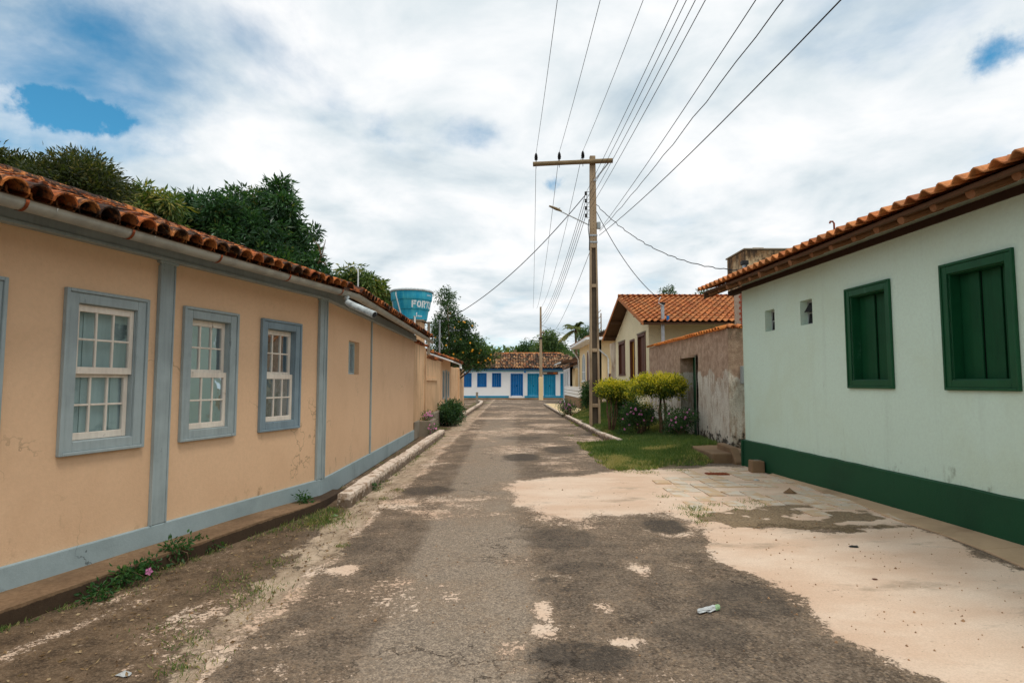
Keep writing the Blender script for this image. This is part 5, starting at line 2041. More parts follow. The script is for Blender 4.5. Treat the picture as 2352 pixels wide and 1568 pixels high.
    pr = MB().prism([(3.75, 41.05, 2.62), (4.72, 41.05, 3.05), (4.72, 41.05, 2.9), (3.75, 41.05, 2.52)], (0, 2.1, 0)).build('roof', M['wood_dark'], p)
    tile_field(pr, me, (3.7, 41.05, 2.63), (0, 1, 0), Vector((.97, 0, .43)).normalized(), 8, 3, .25, .4, lambda i, j: True, .02, .03, 'tile')
    # pale slab by the kerb
    s = MB()
    s.hexa([(2.47, 27.4, -.05), (3.8, 30.5, -.05), (3.85, 41.5, -.05), (2.40, 41.5, -.05), (2.47, 27.4, .115), (3.8, 30.5, .12), (3.85, 41.5, .12), (2.40, 41.5, .115)])
    so_ = s.build('pavement_slab', M['cream2'], bev=.01)
    so_['kind'] = 'structure'


far_right()


# ------------------------------------------------------------------ utility poles
def pole():
    px, py = 2.86, 20.25
    p = thing('utility_pole', 'weathered concrete utility pole with wooden crossarm standing in the grass', 'utility pole', (px, py, 0))
    H, top = 9.62, 9.62
    w0, w1 = .185, .098           # half widths
    d0, d1 = .12, .075

    def hw(z): return w0 + (w1 - w0) * z / H
    def hd(z): return d0 + (d1 - d0) * z / H

    def seg(mb, xa, xb, ya, yb, z0, z1):
        """fractions of the half width and depth"""
        q = []
        for z in (z0, z1):
            W, D = hw(z), hd(z)
            q += [(px + xa * W, py + ya * D, z), (px + xb * W, py + ya * D, z), (px + xb * W, py + yb * D, z), (px + xa * W, py + yb * D, z)]
        mb.hexa(q)
    fl = MB()
    zs = 6.3
    seg(fl, -1, -.55, -1, 1, -.1, zs)
    seg(fl, .55, 1, -1, 1, -.1, zs)
    for z in (.75, 2.65, 4.9):
        seg(fl, -.55, .55, -.96, .96, z, z + .12)
    seg(fl, -1, 1, -1, 1, zs, top)
    fl.build('shaft', M['polec'], p, bev=.012)
    wb = MB()
    seg(wb, -.55, .55, -.35, .35, -.1, zs)
    wb.build('web', M['pole_web'], p)
    hl = MB()
    z = 6.45
    while z < 9.5:
        hl.tube([(px, py - hd(z) - .002, z), (px, py - hd(z) + .01, z)], .012, 8)
        z += .13
    hl.build('bolt_holes', M['black'], p, kind='stuff')
    am = MB()
    A, B = Vector((.74, py - .16, 9.27)), Vector((3.55, py - .16, 9.40))
    am.tube([A, A.lerp(B, .5), B], [.082, .078, .085], 12)
    ao = am.build('crossarm', M['armwood'], p, smooth=False)
    MB().tube([(px + .03, py - .11, 8.68), (3.40, py - .13, 9.32)], .024, 8).build('brace', M['steel'], p)
    for x in (.85, 1.67, 2.5):
        z = 9.27 + (x - .74) / 2.81 * .13 + .075
        ins = MB().lathe([(.016, -.02), (.016, .06), (.05, .07), (.062, .10), (.03, .115), (.055, .125), (.066, .155), (.032, .17), (.052, .18), (.062, .21), (.03, .225), (.045, .235), (.05, .26), (.03, .275), (.03, .31), (.02, .32)], (x, py - .16, z), 12)
        ins.build('insulator', M['black'], p)
        MB().tube([(x, py - .16, z - .16), (x, py - .16, z - .24)], .012, 6).build('pin', M['steel'], p)
    rk = MB()
    rk.box(px - .235, px - .205, py - .1, py - .06, 7.35, 8.3)
    for k in range(4):
        z = 7.45 + k * .265
        rk.tube([(px - .12, py - .06, z + .06), (px - .26, py - .09, z + .06)], .012, 6)
        rk.tube([(px - .12, py - .06, z - .06), (px - .26, py - .09, z - .06)], .012, 6)
    rack = rk.build('insulator_rack', M['steel'], p)
    for k in range(4):
        z = 7.45 + k * .265
        MB().lathe([(.03, -.06), (.05, -.04), (.03, 0), (.05, .04), (.03, .06)], (px - .26, py - .09, z), 10).build('spool', M['black'], rack)
    bx = MB().box(px + .13, px + .25, py - .12, py, 6.98, 7.22)
    bx.build('junction_box', M['greybox'], p, bev=.012)
    for z in (6.72, 6.48):
        W, D = hw(z) + .012, hd(z) + .012
        MB().box(px - W, px + W, py - D, py + D, z, z + .055).build('strap', M['steel'], p)
    ar = MB().tube([(px - .15, py - .12, 7.1), (1.68, py - .2, 7.58), (1.50, py - .2, 7.66)], .022, 8)
    la = ar.build('lamp_arm', M['steel'], p)
    MB().tube([(1.74, py - .2, 7.57), (1.55, py - .2, 7.655), (1.30, py - .2, 7.76)], [.028, .055, .03], 8).build('lamp_head', M['armwood'], la)
    MB().lathe([(.02, 0), (.03, .05), (.03, .09)], (1.66, py - .2, 7.60), 8).build('photocell', M['pvc'], la)
    MB().tube([(px - .16, py - .14, 7.3), (px - .19, py - .14, 7.0), (px - .15, py - .13, 6.6), (px - .16, py - .13, 6.2)], .014, 6).build('riser_cable', M['cable'], p)
    # far poles
    f = thing('utility_pole', 'distant slim concrete utility pole in front of the turquoise doors', 'utility pole', (2.66, 53.8, 0))
    MB().hexa([(2.50, 53.7, -.05), (2.82, 53.7, -.05), (2.82, 53.95, -.05), (2.50, 53.95, -.05), (2.58, 53.74, 8.6), (2.74, 53.74, 8.6), (2.74, 53.9, 8.6), (2.58, 53.9, 8.6)]).build('shaft', M['polec'], f, bev=.02)
    MB().box(2.46, 2.86, 53.66, 53.99, -.05, 2.1).build('pale_base', M['cream2'], f, bev=.03)
    MB().lathe([(.10, 0), (.17, .05), (.17, .12), (.08, .2)], (2.86, 53.6, 6.1), 12).build('lamp', M['concrete'], f)
    MB().box(2.5, 2.82, 53.69, 53.96, 5.6, 5.75).build('strap', M['black'], f)
    f = thing('utility_pole', 'short wooden pole poking up behind the roof of the blue house', 'utility pole', (.3, 75, 0))
    q = at(1183, 802, 74)
    MB().tube([(q.x, 74, 0), (q.x, 74, at(1183, 806, 74).z)], .2, 8).build('shaft', M['armwood'], f)
    MB().box(q.x - .22, q.x + .22, 73.8, 74.2, at(1183, 806, 74).z, at(1183, 806, 74).z + .15).build('cap', M['armwood'], f)
    f = thing('utility_pole', 'dark lattice pole behind the yellow house gable', 'utility pole', (6.8, 45, 0))
    q = at(1377, 740, 45)
    f.location = (q.x, 45, 0)
    ROOT[f.name] = Vector((q.x, 45, 0))
    for k in (-.12, .12):
        MB().tube([(q.x + k, 45, 0), (q.x + k, 45, at(1377, 719, 45).z)], .045, 6).build('leg', M['polec'], f)
    for k in range(12):
        z = 2 + k * .45
        MB().tube([(q.x - .12, 45, z), (q.x + .12, 45, z + .25)], .03, 6).build('lattice_bar', M['polec'], f)


pole()


def wire(label, a, b, sag, r=.0065, n=28, group=None, wob=0, name='power_line'):
    a, b = Vector(a), Vector(b)
    pts = []
    for i in range(n + 1):
        t = i / n
        p = a.lerp(b, t) - Vector((0, 0, sag * 4 * t * (1 - t)))
        if wob:
            p += Vector((wob * math.sin(i * 2.3), 0, wob * .7 * math.sin(i * 1.7)))
        pts.append(p)
    o = MB().tube(pts, r, 5).build(name, M['cable'], smooth=True)
    tag(o, label, 'cable', group)


HVg = 'high power lines over the street'
for k, (x, w_) in enumerate(((.85, 'leftmost'), (1.67, 'middle'), (2.5, 'rightmost'))):
    z = 9.27 + (x - .74) / 2.81 * .13 + .39
    wire('%s of the three high power lines running from crossarm insulators overhead' % w_, (x, 20.09, z), (x + .03, -24, z - .1), 1.25, group=HVg)
    wire('%s of the high power lines running from the crossarm to the distant pole' % w_, (x, 20.09, z), (2.66 - .35 * (2 - k), 53.8, 8.45), .9, .009, group=HVg)
for k, w_ in enumerate(('lowest', 'second lowest', 'second highest', 'highest')):
    z = 7.45 + k * .265
    wire('%s of the four parallel lines from the pole rack passing overhead' % w_, (2.60, 20.1, z), (2.66, -24, z), .85, group='low voltage lines overhead')
    wire('%s of the four thin lines from the rack to the distant pole' % w_, (2.60, 20.2, z), (2.62, 53.7, 6.7 + .3 * k), .8, .010, group='low voltage lines down the street')
wire('thin telephone cable overhead, nearest to the four parallel lines', (3.08, 20.2, 6.95), (2.86, -20, 7.0), .75, .007, group='telephone cables')
wire('wavy telephone cable overhead, between two smoother cables', (3.08, 20.2, 6.90), (3.55, -18, 7.0), .85, .008, 60, 'telephone cables', .012)
wire('thick black telephone cable overhead, farthest right in the sky', (3.06, 20.2, 6.75), (4.75, -16, 7.0), 1.0, .0095, group='telephone cables')
q = at(1010, 745, 25.5)
wire('thick service cable slanting down left from the pole to the orange tree', (2.60, 20.15, 8.2), (q.x, q.y, 4.2), .55, .015, group='service cables')
wire('wavy service cable slanting right from the pole to the brick tower', (2.98, 20.2, 7.85), (5.58, 13.85, 4.28), .55, .012, 50, 'service cables', .02)
wire('service cable dropping from the pole to the mast by the yellow house', (2.98, 20.2, 7.6), (5.02, 19.7, 4.42), .35, .012, group='service cables')
wire('thin cable running from the pole towards the far right houses', (2.75, 20.3, 6.2), (3.2, 53.0, 5.6), .6, .009, group='service cables')
wire('cable crossing from the distant pole to the palm side roofs', (2.7, 53.7, 6.9), (6.2, 46, 5.0), .2, .012, group='service cables')


# ------------------------------------------------------------------ plants
def unit(a):
    return a / (np.linalg.norm(a, axis=1, keepdims=True) + 1e-9)


def leaf_mesh(name, mat, P, D, L, W, V, parent=None, kind=None, fold=.15):
    n = len(P)
    R = unit(rng.normal(size=(n, 3)))
    Sd = unit(np.cross(D, R))
    N = np.cross(Sd, D)
    L, W = np.asarray(L)[:, None], np.asarray(W)[:, None]
    mid = P + D * L * .45
    q = np.stack([P, mid + Sd * W / 2 + N * W * fold, P + D * L - N * L * .06, mid - Sd * W / 2 + N * W * fold], 1).reshape(-1, 3)
    idx = np.arange(n * 4).reshape(-1, 4)
    return mesh_np(name, q, idx, mat, parent, kind, False, {'v': np.repeat(V, 4)})


def crown_pts(blobs, dens, lpt, spread, ll, lw, droop=.35, up=.25, inner=.3, lump=.25, vm=.4, topv=0.0):
    """leaves in little tufts over and inside overlapping lobes; blobs = (x, y, z, r)"""
    Ps, Ds, Ls, Ws, Vs = [], [], [], [], []
    for (x, y, z, r) in blobs:
        nt = max(6, int(dens * 4 * math.pi * r * r))
        d = unit(rng.normal(size=(nt, 3)) + np.array([0, 0, up]))
        lob = 1 + lump * (vnoise(d[:, 0] * 2.3 + x * 3, d[:, 1] * 2.3 + z * 2 + d[:, 2] * 1.7, 5) - .5) * 2
        rr = r * lob * np.where(rng.random(nt) < inner, rng.uniform(.15, .75, nt), rng.uniform(.72, 1.16, nt))
        c = np.array([x, y, z]) + d * rr[:, None]
        tv = np.clip(rng.normal(vm, .22, nt), 0, 1)
        c = np.repeat(c, lpt, 0)
        dd = np.repeat(d, lpt, 0)
        k = len(c)
        g = rng.normal(size=(k, 3))
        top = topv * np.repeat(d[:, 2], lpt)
        Ps.append(c + g * spread * np.array([1, 1, .7]))
        Ds.append(unit(dd * .45 + unit(g) * .8 + np.array([0, 0, -droop]) + rng.normal(size=(k, 3)) * .25))
        Ls.append(ll * rng.uniform(.6, 1.2, k))
        Ws.append(lw * rng.uniform(.7, 1.2, k))
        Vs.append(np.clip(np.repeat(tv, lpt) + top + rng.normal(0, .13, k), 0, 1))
    return [np.concatenate(a) for a in (Ps, Ds, Ls, Ws, Vs)]


def px_blobs(lst, Y, dj=.8):
    out = []
    for u, v, r in lst:
        y = Y + random.uniform(-dj, dj)
        p = at(u, v, y)
        out.append((p.x, p.y, p.z, r * y / FPX))
    return out


def tree(name, label, cat, blobs, base, mat, dens, lpt, spread, ll, lw, trunk=.16, group=None, droop=.35, inner=.3, lump=.25, tips=None, vm=.4):
    t = thing(name, label, cat, (base[0], base[1], 0), group)
    tb = MB()
    B = Vector((base[0], base[1], -.1))
    cz = min(b[2] for b in blobs)
    fork = Vector((base[0] + .05, base[1], max(.5, cz * .55)))
    tb.tube([B, B.lerp(fork, .5) + Vector((.05, .03, 0)), fork], [trunk * 1.25, trunk, trunk * .85], 9)
    for (x, y, z, r) in sorted(blobs, key=lambda b: -b[3])[:14]:
        e = Vector((x, y, z + r * .3))
        m = fork.lerp(e, .5) + Vector((random.uniform(-.15, .15), random.uniform(-.15, .15), -.1))
        tb.tube([fork, m, e], [trunk * .5, trunk * .32, trunk * .12], 6)
    tb.build('trunk', M['bark'], t, smooth=True)
    P, D, L, W, V = crown_pts(blobs, dens, lpt, spread, ll, lw, droop, inner=inner, lump=lump, vm=vm)
    leaf_mesh('crown', mat, P, D, L, W, V, t)
    if tips:
        tp = MB()
        for a, b in tips:
            tp.tube([a, Vector(a).lerp(Vector(b), .5) + Vector((.04, 0, .03)), b], [.03, .02, .008], 5)
        tp.build('bare_branch', M['bark'], t)
    return t


def trees():
    g = 'trees behind the left house'
    bl = px_blobs([(-110, 420, 95), (-30, 425, 78), (45, 430, 62), (105, 432, 60), (165, 422, 60), (205, 392, 36), (250, 445, 40), (215, 440, 50), (60, 500, 80), (170, 500, 80)], 14.5, .7)
    tree('vine_tree', 'dark vine-smothered tree at the far left above the tiled roof', 'tree', bl, (-11, 14.6), M['leaf_vine'], 42, 22, .12, .15, .045, group=g, droop=.15, inner=.4)
    bl = px_blobs([(300, 462, 40), (345, 470, 36), (270, 490, 30), (330, 505, 42), (380, 520, 38), (365, 485, 30), (235, 470, 28), (390, 480, 22), (120, 425, 20), (360, 545, 40)], 17, .6)
    tree('mango_tree', 'yellow-green mango tree between the vine tree and the tall dark tree', 'tree', bl, (-10.2, 17), M['leaf_mango'], 18, 18, .085, .26, .06, group=g, droop=.7, lump=.4, vm=.62)
    bl = px_blobs([(395, 515, 45), (440, 478, 32), (430, 520, 45), (495, 487, 42), (545, 477, 34), (540, 520, 48), (598, 470, 36), (640, 437, 28), (655, 475, 30), (630, 505, 42), (590, 560, 58), (668, 545, 42), (530, 575, 55),
                    (470, 555, 45), (690, 590, 40), (640, 620, 55), (718, 622, 30), (560, 630, 45), (690, 660, 42), (740, 655, 24), (715, 535, 14), (505, 535, 40)], 19, .9)
    a0 = at(728, 612, 18.6)
    tips = [(a0, at(737, 575, 18.5)), (a0, at(748, 550, 18.4)), (at(737, 585, 18.5), at(722, 552, 18.5)), (at(737, 590, 18.5), at(752, 588, 18.3)), (at(733, 600, 18.5), at(750, 610, 18.4))]
    tips = [(tuple(p), tuple(q)) for p, q in tips]
    tree('dark_tree', 'tall dark glossy tree with a pointed crown and bare twig behind the left roof', 'tree', bl, (-8.6, 19), M['leaf_dark'], 20, 18, .085, .23, .07, .2, g, .25, .25, .45, tips=tips)
    bl = px_blobs([(772, 655, 24), (815, 640, 27), (800, 670, 30), (845, 658, 26), (862, 688, 30), (888, 700, 20), (825, 700, 36), (780, 700, 30), (760, 690, 24), (745, 675, 22), (800, 650, 22), (870, 672, 22), (900, 705, 18)], 26, .6)
    tree('mango_tree', 'rounded mango tree with drooping leaves beside the blue water tank', 'tree', bl, (-6.8, 26), M['leaf_mango'], 16, 17, .10, .28, .07, .18, g, .8, lump=.4, vm=.55)
    bl = px_blobs([(1022, 672, 12), (1018, 690, 14), (1036, 680, 9), (1028, 705, 15), (1028, 727, 20), (1012, 745, 20), (1050, 732, 13), (1062, 748, 16), (1010, 770, 26), (1040, 762, 30), (1072, 775, 24), (1085, 795, 24), (1050, 800, 38), (1098, 812, 24),
                    (1118, 822, 18), (1075, 828, 26), (1010, 806, 24), (1136, 815, 10), (1040, 835, 22), (1082, 745, 8), (1100, 838, 14)], 34, .7)
    t = tree('orange_tree', 'leafy orange tree with yellow fruit overhanging the boundary wall', 'tree', bl, (-3.6, 34), M['leaf_orange'], 20, 14, .10, .14, .06, .14, None, .2, lump=.4)
    fm = bpy.data.meshes.new('fruit')
    mb = MB().lathe([(.005, -.055), (.04, -.04), (.056, 0), (.04, .04), (.005, .055)], (0, 0, 0), 8)
    fm.from_pydata(mb.v, [], mb.f)
    fm.materials.append(M['fruit'])
    for k in range(30):
        b = random.choice(bl[4:])
        d = Vector((random.uniform(-.8, .8), -1, random.uniform(-.7, .6))).normalized()
        piece('fruit', fm, t, Matrix.Translation(Vector(b[:3]) + d * b[3] * 1.02))
    g = 'trees beyond the blue house'
    bl = px_blobs([(1266, 788, 22), (1245, 802, 20), (1286, 806, 18), (1262, 778, 16), (1275, 815, 24), (1298, 818, 10)], 85, 1.5)
    tree('mango_tree', 'big round mango tree rising behind the blue house roof', 'tree', bl, (5.9, 85), M['leaf_far'], 5, 14, .3, .42, .14, .3, g, .6)
    bl = px_blobs([(1210, 800, 14), (1198, 810, 13), (1224, 808, 13), (1212, 818, 18)], 92, 1)
    tree('round_tree', 'smaller round dark tree just left of the big mango tree', 'tree', bl, (2.4, 92), M['leaf_orange'], 5, 14, .3, .42, .14, .25, g, .5)
    bl = px_blobs([(1338, 772, 12), (1350, 765, 13), (1366, 780, 14), (1386, 775, 12), (1400, 770, 9), (1345, 790, 12)], 50, .8)
    tree('leafy_tree', 'leafy green tree behind the roof of the arched house', 'tree', bl, (7.2, 50), M['leaf_orange'], 14, 12, .14, .2, .08, .15, None, .3)
    bl = px_blobs([(1537, 664, 7), (1530, 674, 10), (1545, 676, 9), (1522, 676, 6)], 32, .3)
    tree('thin_tree', 'treetop just showing over the ridge of the yellow house', 'tree', bl, (8.6, 32), M['leaf_orange'], 30, 12, .08, .13, .05, .1, None, .2)
    bl = px_blobs([(1610, 676, 8), (1622, 678, 10), (1635, 676, 10)], 30, .3)
    tree('thin_tree', 'small treetop behind the yellow roof close to the mint eave', 'tree', bl, (10, 30), M['leaf_orange'], 30, 12, .08, .13, .05, .1, None, .2)
    # wood on the skyline
    bl = []
    for k in range(150):
        x = random.uniform(-120, 120)
        y = random.uniform(130, 165)
        bl.append((x, y, random.uniform(5.2, 8.0), random.uniform(1.6, 3.0)))
    for k in range(40):
        bl.append((random.uniform(-16, 6), random.uniform(120, 128), random.uniform(4.5, 6.6), random.uniform(1.6, 2.4)))
    P, D, L, W, V = crown_pts(bl, .45, 8, .6, 1.1, .5, .3, inner=.2)
    tag(leaf_mesh('distant_wood', M['leaf_far'], P, D, L, W, V), 'low band of distant woodland along the skyline', 'woodland', kind='stuff')
    # coconut palm
    t = thing('palm_tree', 'coconut palm behind the arched house', 'palm', (7.7, 70, 0))
    c = at(1322, 757, 70)
    MB().tube([(c.x + .2, 70, 0), (c.x + .1, 70, c.z * .5), tuple(c)], [.2, .16, .13], 9).build('trunk', M['bark'], t)
    for k in range(15):
        az = k * 2.399 + .3
        el = (1.25, .95, .6, .2, -.15)[k % 5]
        Lf = random.uniform(1.7, 2.3)
        pts = []
        d = Vector((math.cos(az) * math.cos(el), math.sin(az) * math.cos(el), math.sin(el)))
        for i in range(9):
            s_ = i / 8
            pts.append(c + d * Lf * s_ + Vector((0, 0, -1.0 * Lf * .5 * s_ * s_)))
        MB().tube(pts, [.035 - .003 * i for i in range(9)], 5).build('frond_stalk', M['palm'], t)
        Ps, Ds = [], []
        for i in range(46):
            s_ = .12 + .88 * i / 46
            j = min(7, int(s_ * 8))
            p = pts[j].lerp(pts[j + 1], s_ * 8 - j)
            tn = (pts[j + 1] - pts[j]).normalized()
            sd_ = tn.cross(Vector((0, 0, 1))).normalized()
            for sg in (-1, 1):
                Ps.append(p)
                Ds.append((sd_ * sg * .8 + tn * .6 + Vector((0, 0, -.45))).normalized())
        n = len(Ps)
        leaf_mesh('frond', M['palm'], np.array(Ps), np.array(Ds), rng.uniform(.5, .75, n), np.full(n, .09), np.clip(rng.normal(.35 + .1 * (k % 5), .15, n), 0, 1), t)


trees()


# ------------------------------------------------------------------ lawn and garden on the right
VERGE = [(1.98, 10.95), (2.5, 11.05), (3.1, 11.35), (3.6, 11.55), (3.98, 11.75), (4.0, 12.9), (4.9, 13.4), (4.93, 21), (4.93, 27.6), (3.9, 31), (3.2, 29), (2.55, 26.3), (2.6, 22), (2.66, 18), (2.72, 16.0), (2.45, 15.4), (1.82, 15.3), (1.80, 14.0), (1.86, 12.4)]


def verge_z(x, y):
    return .02 + .05 * sstep(1.9, 3.0, x) + .10 * sstep(2.6, 4.8, x) + .42 * sstep(3.0, 4.9, x) * sstep(17, 23, y) + .07 * sstep(16.0, 19.0, y) * sstep(2.5, 2.8, x)


def lawn():
    st = .09
    xs = np.arange(1.7, 5.0, st)
    ys = np.arange(10.8, 31, st)
    X, Y = np.meshgrid(xs, ys)
    sd = poly_sd(X + .12 * (fbm(X * 4, Y * 4, 3) - .5), Y + .25 * (fbm(X * 3 + 9, Y * 3, 4) - .5), VERGE)
    Z = verge_z(X, Y) * sstep(-.02, .25, sd) - .03 * (1 - sstep(-.12, .02, sd)) + .012 * (fbm(X * 6, Y * 6, 8) - .5)
    v = np.stack([X.ravel(), Y.ravel(), Z.ravel()], 1)
    nx, ny = len(xs), len(ys)
    i = np.arange((ny - 1) * (nx - 1))
    a = (i // (nx - 1)) * nx + i % (nx - 1)
    q = np.stack([a, a + 1, a + nx + 1, a + nx], 1)
    keep = sd.ravel()[q].max(1) > -.05
    o = mesh_np('lawn', v, q[keep], M['earth'], kind='structure', smooth=True)
    # blades
    n = 150000
    y = 10.7 + 20 * rng.random(n) ** 1.9
    x = rng.uniform(1.7, 4.95, n)
    d = poly_sd(x, y, VERGE)
    edge = np.clip(.5 + d / .35 + (fbm(x * 3, y * 3, 12) - .5) * 1.8, 0, 1)
    k = (rng.random(n) < edge) & (d > -.28) & (rng.random(n) < .35 + .9 * fbm(x * 2.2, y * 2.2, 17))
    x, y, d = x[k], y[k], d[k]
    n = len(x)
    z = verge_z(x, y) * sstep(-.02, .25, d) - .01
    tall = fbm(x * 1.6, y * 1.6, 14)
    L = rng.uniform(.05, .11, n) * (.6 + .9 * tall) * (1 + .5 * sstep(3.2, 4.2, x))
    D = unit(np.stack([rng.normal(0, .55, n), rng.normal(0, .55, n), np.ones(n)], 1))
    V = np.clip(.75 - .6 * tall + rng.normal(.05, .16, n) + .25 * (1 - sstep(0, .5, d)) + .5 * sstep(.55, .75, fbm(x * .9, y * .9, 91)), 0, 1)
    g = leaf_mesh('grass', M['grass'], np.stack([x, y, z], 1), D, L, rng.uniform(.010, .020, n), V)
    tag(g, 'short green lawn grass in front of the rough wall', 'grass', kind='stuff')


lawn()


def gz(x, y):
    return float(verge_z(np.array([x]), np.array([y]))[0])


def shrub(name, label, cat, blobs, base, mat, dens, lpt, spread, ll, lw, stems, droop=.1, flowers=0, group=None, inner=.3, stemr=.022, petal='petal', vm=.4, topv=0.0):
    z0 = base[2] if len(base) > 2 else gz(*base)
    t = thing(name, label, cat, (base[0], base[1], z0), group)
    sm = MB()
    for k in range(stems):
        b = blobs[k % len(blobs)]
        a = 6.28 * k / stems
        p0 = Vector((base[0] + .05 * math.cos(a), base[1] + .05 * math.sin(a), z0 - .05))
        p2 = Vector((b[0], b[1], b[2] - b[3] * .2))
        p1 = p0.lerp(p2, .5) + Vector((.08 * math.cos(a), .08 * math.sin(a), .05))
        sm.tube([p0, p0.lerp(p1, .5) + Vector((.02, 0, .02)), p1, p2], [stemr * 1.2, stemr, stemr * .8, stemr * .4], 7)
    sm.build('stem', M['bark'], t, smooth=True)
    P, D, L, W, V = crown_pts(blobs, dens, lpt, spread, ll, lw, droop, inner=inner, vm=vm, topv=topv)
    leaf_mesh('foliage', mat, P, D, L, W, V, t)
    if flowers:
        fm = bpy.data.meshes.new('flower')
        mb = MB()
        for k in range(5):
            a = 6.283 * k / 5
            c_, s_ = math.cos(a), math.sin(a)
            mb.quad((0, 0, 0), (.018 * c_ - .011 * s_, .018 * s_ + .011 * c_, .003), (.03 * c_, .03 * s_, 0), (.018 * c_ + .011 * s_, .018 * s_ - .011 * c_, .003))
        fm.from_pydata(mb.v, [], mb.f)
        fm.materials.append(M[petal])
        for k in range(flowers):
            b = random.choice(blobs)
            d = Vector((random.uniform(-.9, .6), -random.uniform(.3, 1), random.uniform(-.3, .8))).normalized()
            p = Vector(b[:3]) + d * b[3] * random.uniform(.95, 1.15)
            piece('flower', fm, t, Matrix.Translation(p) @ d.to_track_quat('Z', 'Y').to_matrix().to_4x4() @ Matrix.Scale(random.uniform(.9, 1.4), 4))
    return t


def garden():
    def cone(c, rx, rz, n, r):
        return [(c[0] + rx * math.cos(a) * q, c[1] + rx * math.sin(a) * q, c[2] + rz * random.uniform(-.6, .6) * (1 - q * .6), r * random.uniform(.85, 1.15)) for a, q in [(6.283 * k / n * 2.4, math.sqrt((k + .5) / n)) for k in range(n)]]
    g = 'clipped golden bushes on the lawn'
    b = cone((3.08, 17.7, 1.36), .44, .2, 20, .23)
    b += [(3.08 + random.uniform(-.6, .6), 17.7 + random.uniform(-.4, .4), 1.36 + random.uniform(-.3, .28), .10) for k in range(12)]
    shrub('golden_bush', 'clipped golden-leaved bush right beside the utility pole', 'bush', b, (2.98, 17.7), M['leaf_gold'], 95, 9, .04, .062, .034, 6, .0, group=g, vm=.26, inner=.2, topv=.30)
    b = cone((4.1, 16.4, 1.50), .62, .15, 28, .24)
    b += [(4.1 + random.uniform(-.8, .72), 16.4 + random.uniform(-.5, .5), 1.50 + random.uniform(-.28, .26), .11) for k in range(16)]
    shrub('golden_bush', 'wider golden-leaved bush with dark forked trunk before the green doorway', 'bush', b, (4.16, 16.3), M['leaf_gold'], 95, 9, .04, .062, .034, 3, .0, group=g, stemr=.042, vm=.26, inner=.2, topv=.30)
    b = [(3.6 + random.uniform(-.35, .3), 16.6 + random.uniform(-.3, .3), .46 + random.uniform(-.15, .42), .22) for k in range(12)]
    shrub('flower_shrub', 'low shrub with small pink flowers between the two golden bushes', 'shrub', b, (3.6, 16.6), M['leaf_shrub'], 70, 9, .05, .06, .026, 6, .1, 26)
    b = [(4.45 + random.uniform(-.25, .2), 15.5 + random.uniform(-.35, .4), .46 + random.uniform(-.15, .40), .2) for k in range(12)]
    shrub('flower_shrub', 'low shrub with bright pink flowers against the green doorway', 'shrub', b, (4.5, 15.5), M['leaf_shrub'], 70, 9, .05, .06, .026, 6, .1, 34)
    b = [(3.55 + random.uniform(-.4, .35), 18.6 + random.uniform(-.5, .5), .68 + random.uniform(-.2, .3), .26) for k in range(10)]
    shrub('leafy_shrub', 'dark leafy shrub with a few pink blooms behind the golden bushes', 'shrub', b, (3.5, 18.6), M['leaf_shrub'], 55, 8, .06, .075, .035, 6, .15, 10)
    b = [(3.9 + random.uniform(-.2, .2), 17.0 + random.uniform(-.2, .2), .72 + random.uniform(-.1, .15), .18) for k in range(6)]
    shrub('golden_shrub', 'small yellow-green shrub behind the pink flowers', 'shrub', b, (3.85, 17.0), M['leaf_gold'], 70, 8, .04, .05, .025, 4, .0)
    q = gp(1345, 935)
    b = [(3.75 + random.uniform(-.25, .3), 28.6 + random.uniform(-.4, .4), .95 + random.uniform(-.45, .4), .28) for k in range(10)]
    shrub('leafy_shrub', 'tall pale-leaved shrub left of the utility pole by the terrace', 'shrub', b, (3.7, 28.6, .1), M['leaf_shrub'], 36, 8, .08, .12, .05, 5, .2)
    b = [(2.62 + random.uniform(-.35, .35), 27.0 + random.uniform(-.5, .5), .36 + random.uniform(-.1, .22), .22) for k in range(9)]
    shrub('flower_shrub', 'spreading shrub with pale pink flowers at the kerb by the pale slab', 'shrub', b, (2.62, 27.0, .05), M['leaf_shrub'], 50, 8, .07, .07, .03, 8, .05, 30)
    b = [(-2.35 + random.uniform(-.25, .3), 22.0 + random.uniform(-.5, .5), .38 + random.uniform(-.15, .25), .30) for k in range(12)]
    shrub('round_bush', 'dense dark green round bush between the two left kerbs', 'bush', b, (-2.35, 22.0, 0), M['leaf_dark'], 60, 9, .06, .08, .04, 5, .1)
    b = [(-2.6 + random.uniform(-.1, .12), 17.9 + random.uniform(-.4, .4), .48 + random.uniform(-.05, .12), .13) for k in range(7)]
    shrub('planter_flowers', 'wispy pink flowers growing in the concrete planter', 'plant', b, (-2.62, 18.0, .4), M['weed'], 50, 7, .05, .06, .02, 6, .0, 20, stemr=.008)
    b = [(-2.34 + random.uniform(-.05, .14), 17.3 + random.uniform(-.2, .25), .22 + random.uniform(-.1, .14), .11) for k in range(6)]
    shrub('flower_weed', 'pink-flowered weed in front of the concrete planter', 'weed', b, (-2.33, 17.25, 0), M['weed'], 50, 7, .04, .05, .018, 5, .0, 12, stemr=.008)


garden()


def weed(label, u, v, h, n, flowers=0, z=0.0, spread=.07, ll=.05):
    x, y = gp(u, v, z)
    b = [(x + random.uniform(-spread, spread), y + random.uniform(-spread, spread), z + h * random.uniform(.25, .8), .045) for k in range(n)]
    shrub('weed', label, 'weed', b, (x, y, z - .01), M['weed'], 90, 4, .025, ll, ll * .42, max(3, n // 2), .05, flowers, 'weeds along the left walk', stemr=.005)


